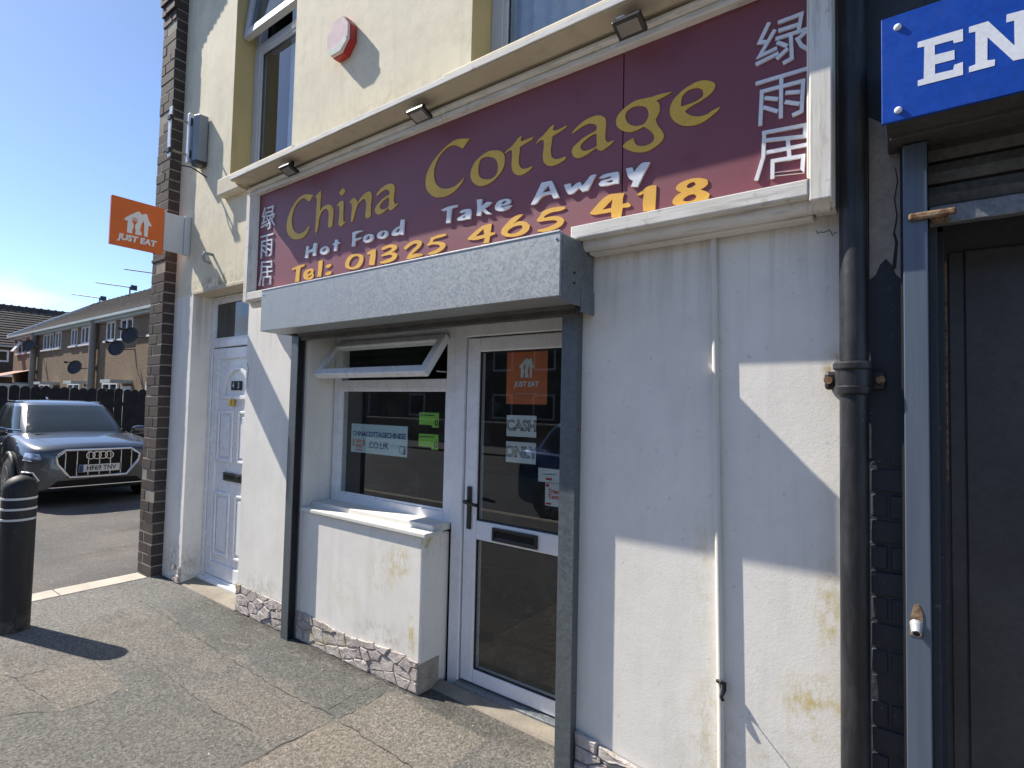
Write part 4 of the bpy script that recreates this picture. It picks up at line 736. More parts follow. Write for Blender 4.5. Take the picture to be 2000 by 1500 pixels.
for w, a, b in ((w1, -4.36, -3.84), (w2, -1.96, -1.06)):
    cm = MB(); k = 40; vs = []
    for i in range(k + 1):
        x = a + (b - a) * i / k; yy = 2.566 + .012 * math.sin(i * 1.3) + .01 * math.sin(i * .7)
        vs += [(x, yy, 3.4), (x, yy, 5.6)]
    cm.add(vs, [(2 * i, 2 * i + 2, 2 * i + 3, 2 * i + 1) for i in range(k)]).build('curtain', M_curtain, w, smooth=True)
def sill_block(x0, x1):
    MB().add([(x0, 2.195, 3.385), (x1, 2.195, 3.385), (x1, F + .17, 3.385), (x0, F + .17, 3.385), (x0, 2.195, 3.535), (x1, 2.195, 3.535), (x1, F + .17, 3.562), (x0, F + .17, 3.562)],
             [(0, 3, 2, 1), (4, 5, 6, 7), (0, 1, 5, 4), (1, 2, 6, 5), (3, 0, 4, 7)]).build('upper_sill', M_sillpaint, B, bevel=.012, seg=2)
sill_block(-4.80, -3.66); sill_block(-2.16, -.95)
# ------------------------------------------------------------------ roller shutter of the takeaway
RS = root('roller_shutter', (-2.4, 2.25, 0), 'galvanised steel roller shutter box with side rails round the shop window and door', 'shutter')
hb = MB(); x0, x1, y0, y1, z0, z1 = -3.595, -1.212, 1.97, 2.262, 2.125, 2.402
hb.add([(x0, y0, z0), (x1, y0, z0), (x1, y0, z1), (x0, y0, z1), (x0, y1, z0 - .004), (x1, y1, z0 - .004), (x1, y1, z1), (x0, y1, z1), (x0, y0 + .03, z0), (x1, y0 + .03, z0), (x0, 2.16, z0), (x1, 2.16, z0)],
       [(0, 1, 2, 3), (3, 2, 6, 7), (1, 5, 6, 2), (0, 3, 7, 4), (0, 10, 11, 1)], 0)
hb.build('housing', M_galv, RS, bevel=.003)
Box('housing_trim', M_whitev, RS, x0 + .002, x1 - .004, y0 - .003, y0 + .02, z1, z1 + .007, .001)
MB().box(x1 - .002, x1 + .006, 1.985, 2.262, z0 - .02, z1 - .01).build('end_plate', M_galvd, RS, bevel=.003)
MB().box(x1 + .004, x1 + .010, 2.14, 2.266, z0 - .045, z0 + .06).build('end_plate', M_galvd, RS, bevel=.003)
for z in (2.20, 2.245): MB().cyl((x1 + .002, 2.08, z), (x1 + .011, 2.08, z), .006, 8).build('rivet', M_black, RS)
for x in (-3.57, -1.235): MB().cyl((x, 1.966, 2.375), (x, 1.972, 2.375), .006, 8).build('rivet', M_zinc, RS)
for i, (y, z) in enumerate(((2.19, 2.128), (2.225, 2.112), (2.26, 2.128), (2.30, 2.145), (2.34, 2.132), (2.39, 2.148), (2.44, 2.140))):
    MB().cyl((-3.50, y, z + .02), (-1.27, y, z + .02), .024, 8).build('slat', M_slat, RS, smooth=True)
MB().box(-3.485, -1.262, 2.28, 2.47, 2.17, 2.20).build('shutter_back', M_blackm, RS)
Box('bottom_rail', M_slat, RS, -3.50, -1.27, 2.213, 2.243, 2.085, 2.122, .004)
def rail(xa, xb, ya, yb, slot):
    g = MB(); t = .006
    g.box(xa, xb, ya, ya + t, .0, 2.122); 
    (g.box(xa, xa + t, ya + t, yb, 0, 2.12) if slot > 0 else g.box(xb - t, xb, ya + t, yb, 0, 2.12))
    g.box(xa + (t if slot > 0 else 0), xb - (0 if slot > 0 else t), yb - t, yb, 0, 2.12)
    return g.build('side_rail', M_galvr, RS, bevel=.002)
rail(-3.592, -3.508, 2.205, 2.266, 1); MB().box(-3.584, -3.520, 2.212, 2.258, .005, 2.115).build('rail_felt', M_blackm, RS)
rail(-1.346, -1.262, 2.215, 2.266, -1); MB().box(-1.335, -1.27, 2.222, 2.258, .005, 2.115).build('rail_felt', M_blackm, RS)
for z in (.35, .95, 1.55, 2.0): MB().cyl((-1.264, 2.24, z), (-1.259, 2.24, z), .006, 8).build('rivet', M_rust, RS)

# ------------------------------------------------------------------ fascia sign
SG = root('shop_sign', (-2.17, 2.25, 2.4), 'maroon fascia sign with gold lettering in a weathered white wooden frame', 'sign')
Box('panel', M_maroon, SG, -4.05, -1.0275, 2.170, 2.19, 2.38, 3.235, .001); Box('panel', M_maroon, SG, -1.0225, -.29, 2.170, 2.19, 2.38, 3.235, .001)
bkp = Box('backing', M_blackm, SG, -4.05, -.29, 2.192, 2.262, 2.40, 3.25, 0)
# side boards, bottom rail with mouldings
def rails(x0, x1, ms):
    for ya, za, yb, zb in ms: MB().box(x0, x1, ya, yb, za, zb).build('frame_moulding', M_wood, SG, bevel=.006, seg=2)
MB().box(-4.118, -4.062, 2.108, 2.262, 2.395, 3.222).build('frame_side', M_wood, SG, bevel=.005)
MB().add([(-4.062, 2.112, 2.47), (-4.030, 2.166, 2.47), (-4.030, 2.166, 3.222), (-4.062, 2.112, 3.222)], [(0, 1, 2, 3)]).build('frame_bevel', M_wood, SG)
MB().box(-.292, -.222, 2.108, 2.168, 2.385, 3.30).build('frame_side', M_wood, SG, bevel=.005)
MB().box(-.302, -.2925, 2.125, 2.169, 2.475, 3.222).build('frame_bevel', M_wood, SG, bevel=.004)
MB().box(-.29, -.221, 2.170, 2.262, 2.372, 3.30).build('frame_side', M_wood, SG, bevel=.003)
rails(-1.245, -.293, [(2.107, 2.405, 2.168, 2.466)]); MB().add([(-1.25, 2.108, 2.464), (-.293, 2.108, 2.464), (-.293, 2.169, 2.482), (-1.25, 2.169, 2.482)], [(0, 1, 2, 3)]).build('frame_moulding', M_wood, SG)
MB().tube([(-1.205, 2.185, 2.395), (-.235, 2.185, 2.395)], .034, 12).build('frame_moulding', M_wood, SG, smooth=True)
rails(-1.20, -.293, [(2.2, 2.352, 2.262, 2.368)])
rails(-4.06, -3.597, [(2.107, 2.405, 2.168, 2.466)]); MB().tube([(-4.10, 2.19, 2.392), (-3.60, 2.19, 2.392)], .030, 12).build('frame_moulding', M_wood, SG, smooth=True)
rails(-4.118, -.222, [(2.130, 3.222, 2.20, 3.252), (2.105, 3.254, 2.20, 3.276), (2.145, 3.278, 2.22, 3.292)])
# cornice board on top
cn = MB().box(-4.128, .02, 1.985, 2.262, 3.294, 3.322); CN = cn.build('cornice', M_soffit, SG, bevel=.004)
Box('cornice_edge', M_wood, SG, -4.13, .021, 1.976, 1.984, 3.298, 3.330, .003)
MB().prism([[(2.262, 3.22), (2.262, 3.290), (2.02, 3.290), (2.06, 3.262), (2.13, 3.255), (2.16, 3.22)]], lambda u, v, w: (-4.128 + .014 * w, u, v)).build('cornice_end', M_soffit, SG)
def lettering(name, data, mat, ya, yb, bev=0.):
    for lp in data:
        loops = [smooth_loop(l) for l in lp]
        MB().prism(loops, facing(ya, yb)).build(name, mat, SG, bevel=bev)
lettering('gold_letter', CHINA_COTTAGE, M_gold, 2.1655, 2.1695)
lettering('amber_letter', TEL, M_amber, 2.1655, 2.1695)
lettering('white_letter', HOT, M_letter, 2.1585, 2.1695)
def strokes(name, data, mat, ya, dx=0., wd=.0065):
    for i, l in enumerate(data):
        P = [Vector(p) for p in l]; L = []; Rr = []
        for k, p in enumerate(P):
            a = (P[k] - P[k - 1]).normalized() if k else (P[1] - P[0]).normalized(); b = (P[k + 1] - P[k]).normalized() if k < len(P) - 1 else a
            t = (a + b).normalized(); nn = Vector((-t.y, t.x)); sc = wd / max(.45, nn.dot(Vector((-a.y, a.x))))
            e = -t * wd * .5 if k == 0 else t * wd * .5 if k == len(P) - 1 else Vector((0, 0))
            L.append(p + nn * sc + e); Rr.append(p - nn * sc + e)
        poly = [(q.x + dx, q.y) for q in L + Rr[::-1]]
        MB().prism([poly], facing(ya - .0004 * (i % 5), 2.1695)).build(name, mat, SG)
strokes('character_stroke', HAN, M_letter, 2.161); strokes('character_stroke', HAN, M_letter, 2.161, -3.512, .0055)

# floodlights under the cornice
for i, (x, lab) in enumerate(((-3.42, 'small black floodlight under the cornice above the word China'), (-2.16, 'small black floodlight under the cornice above the gap between the two gold words'), (-.935, 'small black floodlight under the cornice at the right end of the sign'))):
    fl = root('floodlight', (x, 2.05, 3.29), lab, 'light', 'floodlights under the sign cornice')
    c = Vector((x, 2.03, 3.225)); a = Vector((.062, 0, 0)); d = Vector((0, .040, -.016)); n_ = Vector((0, .004, .010))
    MB().obox(c, a, d, n_).build('lamp_body', M_black, fl, bevel=.004)
    MB().obox(c - n_ * 1.12, a * .74, d * .66, n_ * .1).build('lamp_glass', M_lampglass, fl)
    MB().box(x - .05, x - .012, 2.0, 2.03, 3.235, 3.262).build('lamp_housing', M_whitev, fl, bevel=.003)
    MB().box(x - .012, x + .012, 2.045, 2.062, 3.225, 3.292).build('bracket', M_black, fl, bevel=.003)

# alarm box on the upper wall
AL = root('alarm_box', (-3.17, 2.24, 4.155), 'octagonal red alarm box with faded white front on the cream wall', 'alarm')
oc = [(.5, 1), (1, .42), (1, -.42), (.42, -1), (-.5, -1), (-1, -.42), (-1, .42), (-.42, 1)]
def al(k, y0, y1, mat, nm, sc=1.): return MB().prism([[(-3.17 + .122 * k * u, 4.155 + .128 * k * v) for u, v in reversed(oc)]], facing(y0, y1)).build(nm, mat, AL, bevel=.004)
al(1.0, 2.215, 2.268, M_red, 'body'); al(.97, 2.196, 2.2145, M_alarmw, 'cover')
MB().prism([[(-3.285, 4.088), (-3.228, 4.034), (-3.122, 4.034), (-3.058, 4.085), (-3.058, 4.115), (-3.16, 4.085)]], facing(2.190, 2.1955)).build('strobe_lens', M_strobe, AL, bevel=.002)

# projecting takeaway sign on the pier
JE = root('projecting_sign', (-5.45, 2.2, 2.95), 'orange projecting sign with white house logo beside the brick pier', 'sign')
Box('sign_face', M_orange, JE, -5.467, -5.433, 1.640, 2.045, 2.945, 3.362, .006)
Box('sign_plate', M_greyp, JE, -5.462, -5.438, 2.047, 2.212, 2.990, 3.338, .003)
Box('wall_plate', M_greyp, JE, -5.475, -5.425, 2.213, 2.266, 2.985, 3.345, .004)
HOUSE = [(0, .50), (.06, .62), (.22, .78), (.42, .95), (.50, 1.0), (.62, .90), (.72, .97), (.80, .96), (.84, .80), (.90, .66), (1.0, .50), (.86, .50), (.85, 0), (.72, 0), (.71, .50), (.67, .66), (.60, .45), (.57, .20), (.63, .14), (.63, 0), (.40, 0), (.42, .12), (.39, .30), (.40, .42), (.46, .50), (.46, .70), (.43, .70), (.43, .54), (.40, .54), (.40, .70), (.36, .70), (.36, .54), (.33, .54), (.33, .70), (.30, .70), (.28, .50), (.33, .42), (.34, .30), (.30, .12), (.30, 0), (.12, 0), (.13, .50)]
HOUSE = HOUSE[::-1]
MB().prism([[(1.735 + .215 * u, 3.070 + .205 * v) for u, v in HOUSE]], lambda u, v, w: (-5.433 + .0025 * w, u, v)).build('house_logo', M_whitev, JE)
text_mb(MB(), 'JUST EAT', .070, lambda a, b, c: (-5.4305, 1.842 + a, 3.022 + b), bold=.0035, shear=.12).build('lettering', M_whitev, JE)

# empty sign bracket high on the wall
SB = root('sign_bracket', (-5.25, 2.25, 3.8), 'grey box with rods and a thin white plate high on the cream wall', 'bracket')
MB().prism([[(-5.275, 2.185), (-5.22, 2.165), (-5.165, 2.185), (-5.155, 2.262), (-5.275, 2.262)]], lambda u, v, w: (u, v, 3.80 + .42 * w)).build('box', M_alu, SB, bevel=.006)
MB().prism([[(-5.272, 2.182), (-5.22, 2.162), (-5.168, 2.182), (-5.158, 2.26), (-5.272, 2.26)]], lambda u, v, w: (u, v, 3.765 + .033 * w)).build('end_cap', M_black, SB)
MB().box(-5.325, -5.279, 2.150, 2.262, 3.79, 4.25).build('edge_plate', M_zinc, SB, bevel=.008)
pl = MB(); n = 10; vs = []
for k in range(n + 1):
    z = 3.82 + .46 * k / n; b = .018 * math.sin(math.pi * k / n)
    vs += [(-5.395 - b, 2.03, z), (-5.345 - b, 2.03, z), (-5.345 - b, 2.038, z), (-5.395 - b, 2.038, z)]
pl.add(vs, [(4 * k + i, 4 * k + (i + 1) % 4, 4 * k + 4 + (i + 1) % 4, 4 * k + 4 + i) for k in range(n) for i in range(4)] + [(3, 2, 1, 0), (4 * n, 4 * n + 1, 4 * n + 2, 4 * n + 3)])
pl.build('outer_plate', M_zinc, SB)
for z in (3.88, 4.18):
    MB().cyl((-5.37, 2.03, z), (-5.30, 2.20, z - .01), .009, 8).build('rod', M_rod, SB, smooth=True)
    MB().box(-5.405, -5.345, 2.018, 2.05, z - .022, z + .022).build('clamp', M_black, SB, bevel=.004)
    MB().tube([(-5.30 + .03 * math.cos(a), 2.168, z - .01 + .045 * math.sin(a)) for a in [math.pi * k / 8 - math.pi / 2 for k in range(9)]], .006, 6).build('clamp', M_blackm, SB)
MB().tube([(-5.37, 2.04, 3.86), (-5.34, 2.06, 3.79), (-5.28, 2.10, 3.745), (-5.20, 2.15, 3.725), (-5.16, 2.20, 3.69), (-5.12, 2.25, 3.65)], .006, 6).build('cable', M_blackm, SB, smooth=True)
# wall hook under the bracket
tag(MB().tube([(-4.98, 2.268, 2.93), (-4.98, 2.20, 2.93), (-4.975, 2.19, 2.90), (-4.97, 2.20, 2.86), (-4.97, 2.25, 2.85)], .014, 8).build('wall_hook', M_alu, None, smooth=True), 'small green-grey metal hook on the cream wall above the side door', 'hook')

# downpipe
DP = root('downpipe', (-.171, 2.2, 0), 'thick black cast iron downpipe between the two shops', 'pipe')
MB().cyl((-.168, 2.205, .0), (-.171, 2.205, 6.4), .043, 28).build('pipe', M_pipe, DP, smooth=True)
MB().lathe([(.046, 1.715), (.056, 1.722), (.058, 1.742), (.054, 1.746), (.054, 1.80), (.062, 1.806), (.062, 1.822), (.056, 1.828), (.046, 1.83)], (-.1705, 2.205, 0), 28).build('collar', M_pipe, DP, smooth=True, angle=30)
MB().box(-.262, -.08, 2.235, 2.268, 1.735, 1.80).build('lug', M_pipe, DP, bevel=.012)
for x in (-.248, -.094): MB().cyl((x, 2.215, 1.768), (x, 2.24, 1.768), .014, 10).build('lug_bolt', M_rust, DP)
# conduit
CD = root('conduit', (-.64, 2.26, 0), 'thin white cable conduit running down the white wall', 'conduit')
MB().tube([(-.659, 2.256, 2.36), (-.655, 2.256, 2.2), (-.640, 2.256, 1.5), (-.627, 2.256, .9), (-.618, 2.256, .45), (-.612, 2.256, .0)], .0125, 14).build('tube', M_upvcs, CD, smooth=True)
MB().tube([(-.63, 2.246, .60), (-.612, 2.238, .602), (-.602, 2.248, .598), (-.603, 2.25, .57), (-.612, 2.236, .548), (-.606, 2.24, .535)], .0075, 7).build('cable_tie', M_black, CD, smooth=True)
MB().tube([(-.618, 2.238, .604), (-.606, 2.20, .60), (-.598, 2.17, .612)], .0022, 5).build('cable_tie', M_black, CD, smooth=True)

# ------------------------------------------------------------------ notices behind the glass
def notice(name, lab, cat, x0, x1, z0, z1, y, mat, grp=None):
    r = root(name, ((x0 + x1) / 2, y, z0), lab, cat, grp)
    Box('sheet', mat, r, x0, x1, y, y + .0008, z0, z1, 0); return r
yn = yw + .0285     # stuck on the inside of the panes
yv = yw + .0375
on = lambda x, z, y: (lambda a, b, c: (x + a, y - .0012 - c, z + b))
j = notice('door_poster', 'orange poster with white house logo at the top of the shop door', 'poster', -1.895, -1.617, 1.665, 1.961, yn, M_orangeb)
MB().prism([[(-1.808 + .105 * u, 1.815 + .11 * v) for u, v in HOUSE]], facing(yn - .0018, yn - .0006)).build('house_logo', M_paper, j)
text_mb(MB(), 'JUST EAT', .040, on(-1.756, 1.777, yn), bold=.0012, shear=.12).build('lettering', M_paper, j)
Box('small_print', M_inkp, j, -1.83, -1.68, yn - .0016, yn - .0008, 1.722, 1.727, 0)
for word, z0, z1, lab in (('CASH', 1.482, 1.602, 'white paper notice reading CASH on the shop door'), ('ONLY', 1.335, 1.452, 'white paper notice reading ONLY on the shop door')):
    j = notice('paper_notice', lab, 'notice', -1.888, -1.683, z0, z1, yn, M_paper)
    text_mb(MB(), word, .083, on(-1.785, (z0 + z1) / 2, yn), outline=.0021, bold=.001, space=.98).build('lettering', M_inkd, j)
j = notice('sticker', 'white rounded sticker with red mark below the ONLY notice', 'sticker', -1.664, -1.50, 1.246, 1.320, yn, M_paper)
Box('red_mark', M_inkr, j, -1.612, -1.575, yn - .0016, yn - .0008, 1.258, 1.270, 0); Box('small_print', M_inkd, j, -1.632, -1.555, yn - .0016, yn - .0008, 1.288, 1.291, 0)
j = notice('sticker', 'white sticker reading Tried and Tasted low on the shop door', 'sticker', -1.617, -1.46, 1.122, 1.2435, yn, M_paper)
text_mb(MB(), 'Tried &', .033, on(-1.598, 1.200, yn), align='LEFT', bold=.0008).build('lettering', M_inkr, j); text_mb(MB(), 'Tasted', .033, on(-1.598, 1.172, yn), align='LEFT', bold=.0008).build('lettering', M_inkr, j)
Box('red_mark', M_inkr, j, -1.612, -1.593, yn - .0016, yn - .0008, 1.222, 1.2385, 0); Box('red_mark', M_inkr, j, -1.612, -1.578, yn - .0016, yn - .0008, 1.128, 1.138, 0)
j = notice('web_address_sticker', 'pale blue web address sticker in the shop window', 'sticker', -3.302, -2.713, 1.299, 1.503, yv, M_pblue)
text_mb(MB(), 'CHINACOTTAGECHINESE', .0505, on(-3.007, 1.432, yv), bold=.0012, space=.93).build('lettering', M_ink, j)
text_mb(MB(), '.CO.UK', .066, on(-3.005, 1.358, yv), bold=.0014).build('lettering', M_ink, j)
for a, b, c, d in ((-3.285, -3.262, 1.345, 1.395), (-3.17, -3.148, 1.35, 1.392), (-3.25, -3.18, 1.335, 1.36), (-3.245, -3.185, 1.37, 1.392), (-3.25, -3.18, 1.312, 1.325)): Box('red_mark', M_inkp, j, a, b, yv - .0016, yv - .0008, c, d, 0)
MB().tube([(-2.762 + .026 * math.cos(a), yv - .002, 1.345 + .026 * math.sin(a)) for a in [2 * math.pi * k / 20 for k in range(20)]], .0018, 5, True).build('ring_mark', M_ink, j)
MB().prism([[(-2.750, 1.315), (-2.728, 1.315), (-2.724, 1.345), (-2.738, 1.368), (-2.748, 1.34)]], facing(yv - .0028, yv - .0012)).build('pointer_mark', M_ink, j)
for z0, z1, lab in ((1.512, 1.600, 'upper green rating sticker in the shop window'), (1.372, 1.462, 'lower green rating sticker in the shop window')):
    j = notice('rating_sticker', lab, 'sticker', -2.608, -2.432, z0 + .008, z1, yv, M_green)
    Box('sheet', M_green, j, -2.492, -2.432, yv - .0003, yv + .0006, z0 - .006, z0 + .0078, 0)
    MB().tube([(-2.452 + .011 * math.cos(a), yv - .002, z0 + .026 + .019 * math.sin(a)) for a in [2 * math.pi * k / 16 for k in range(16)]], .0028, 5, True).build('rating_mark', M_inkd, j)
    Box('small_print', M_inkd, j, -2.598, -2.47, yv - .0016, yv - .0009, z1 - .020, z1 - .014, 0)

# ------------------------------------------------------------------ neighbouring shop
NB = root('neighbour_shop', (1.0, 2.4, 0), 'dark painted brick shop with a half open shutter at the right edge', 'building')
nw = MB(); wall_holes(nw, -.172, 6, 0, 6.5, [(.040, 2.2, 0, 2.62)], 2.268, .37); nw.build('wall', M_navy, NB)
MB().box(-.172, .034, 2.262, 2.267, 2.62, 6.4).build('wall_face', M_navy, NB)
rag = [(-.126, 2.12), (-.108, 2.135), (-.095, 2.17), (-.078, 2.188), (-.062, 2.165), (-.05, 2.13), (-.030, 2.105), (-.030, 2.618), (-.126, 2.70)]
MB().box(-.172, -.030, 2.2635, 2.2675, 1.5, 2.2).build('smooth_paint', M_navy, NB)
MB().prism([rag], facing(2.2615, 2.2632)).build('bare_render', M_patch, NB)
MB().prism([[(-.062, 2.145), (-.052, 2.24), (-.058, 2.27), (-.048, 2.33), (-.055, 2.39), (-.046, 2.45), (-.051, 2.50), (-.0485, 2.50), (-.0425, 2.45), (-.0515, 2.39), (-.044, 2.33), (-.052, 2.275), (-.044, 2.24), (-.05, 2.15)]], facing(2.2598, 2.2612)).build('crack', M_crack, NB)
z = .0
k = 0
while z < 1.5:
    h = .0865
    for a, b in ([(-.128, -.030)] if k % 2 == 0 else [(-.128, -.078), (-.072, -.030)]) if z > .0 else [(-.124, -.030)]:
        y = 2.262 + random.uniform(-.004, .005)
        MB().add([(a + .003, y + random.uniform(-.003, .003), z + .005 + random.uniform(0, .004)), (b - .002, y + random.uniform(-.003, .003), z + .005 + random.uniform(0, .004)), (b - .002, y, z + h - .005 - random.uniform(0, .004)), (a + .003, y, z + h - .005 - random.uniform(0, .004)), (a, 2.286, z + .002), (b, 2.286, z + .002), (b, 2.286, z + h - .002), (a, 2.286, z + h - .002)],
                 [(0, 1, 2, 3), (0, 4, 5, 1), (1, 5, 6, 2), (2, 6, 7, 3), (3, 7, 4, 0)]).build('brick', M_navy, NB, bevel=.004, seg=2)
    z += h; k += 1
MB().box(.038, .062, 2.268, 2.62, 0, 2.30).build('jamb', M_navy, NB, bevel=.004)
Box('jamb', M_navy, NB, .0622, .085, 2.42, 2.62, 0, 2.30, .003)
Box('rust_streak', M_rust, NB, .0853, .092, 2.452, 2.50, 1.42, 2.2, .003)
Box('leak_blocker', M_blackm, NB, .03, 2.4, 2.605, 2.66, 0, 2.9, 0); Box('leak_blocker', M_blackm, NB, .0395, 2.3, 2.265, 2.604, 2.615, 2.64, 0); Box('leak_blocker', M_blackm, NB, .0385, .061, 2.266, 2.6, 2.301, 2.614, 0)  # matt black boxes added to close gaps where sky light leaked through
ND = Box('door', M_gdoor, NB, .086, 1.4, 2.56, 2.60, .0, 2.6, 0)
Box('door_strip', M_gdoor, NB, .102, .142, 2.553, 2.559, .0, 2.25, .002)
Box('door_panel', M_gdoor, NB, .147, 1.3, 2.548, 2.559, .0, 2.25, .003)
NS = root('neighbour_shutter', (.6, 2.22, 0), 'steel roller shutter pulled up under the blue sign with a rusty bolt', 'shutter')
Box('housing', M_slat, NS, -.069, 2.4, 1.962, 2.258, 2.545, 2.84, .004)
Box('housing_lip', M_slat, NS, -.060, 2.4, 2.10, 2.115, 2.532, 2.546, .002)
Box('side_rail', M_rail, NS, -.029, .036, 2.185, 2.262, .0, 2.54, .003)
Box('rail_felt', M_blackm, NS, -.0365, -.0295, 2.20, 2.262, .0, 2.53, .001)
for i in range(4):
    z = 2.335 + i * .075
    MB().prism([[(2.24, z + .002), (2.232, z + .035), (2.24, z + .066), (2.256, z + .073), (2.262, z + .073), (2.262, z + .002)]], lambda u, v, w: (.038 + 1.9 * w, u, v)).build('slat', M_slat, NS, bevel=.002)
Box('bottom_bar', M_galvd, NS, .040, 1.9, 2.222, 2.262, 2.272, 2.332, .004)
MB().box(-.014, .108, 2.165, 2.183, 2.282, 2.304).build('bolt', M_rust, NS, bevel=.006)
MB().box(.045, .088, 2.184, 2.222, 2.272, 2.302).build('bolt_keeper', M_rust, NS, bevel=.004)
MB().prism([[(-.020, .955), (.016, .955), (.014, 1.03), (.004, 1.055), (-.008, 1.05), (-.018, 1.01)]], facing(2.1825, 2.1845)).build('rust_mark', M_rust, NS)
MB().cyl((-.002, 2.186, .992), (-.002, 2.150, .972), .018, 16, .013).build('lock_cone', M_zinc, NS, smooth=True)
MB().cyl((-.002, 2.1495, .972), (-.002, 2.1485, .9715), .0095, 12).build('lock_hole', M_blackm, NS)
ES = root('blue_sign', (.8, 1.95, 2.52), 'bright blue shop sign with white slab letters at the top right', 'sign')
Box('panel', M_blue, ES, -.076, 2.4, 1.948, 1.9605, 2.522, 2.845, .002)
for lp in EN: MB().prism(lp, facing(1.9470, 1.9478)).build('letter', M_letter, ES)
for z in (2.553, 2.806): MB().lathe([(.010, 0), (.0098, .004), (.007, .008), (.002, .0095)], (0, 0, 0), 14).build('screw_cap', M_whitev, ES, smooth=True).matrix_local = Matrix.Translation(Vector((-.035, 1.948, z)) - WL[ES.name]) @ Matrix.Rotation(math.pi / 2, 4, 'X')

# ------------------------------------------------------------------ bollard
BO = root('bollard', (-5.15, 1.10, 0), 'black bollard with three white bands at the left of the pavement', 'bollard')
prof = [(.096, 0), (.098, .01), (.098, .985)] + [(.098 * math.cos(a), .985 + .098 * math.sin(a)) for a in [math.pi / 2 * k / 7 for k in range(1, 7)]] + [(.006, 1.083)]
MB().lathe(prof, (-5.15, 1.10, 0), 36).build('post', M_bollard, BO, smooth=True)
for z in (.772, .845, .918): MB().lathe([(.0975, z), (.0995, z + .001), (.0995, z + .015), (.0975, z + .016)], (-5.15, 1.10, 0), 36).build('band', M_white_band, BO, smooth=True)
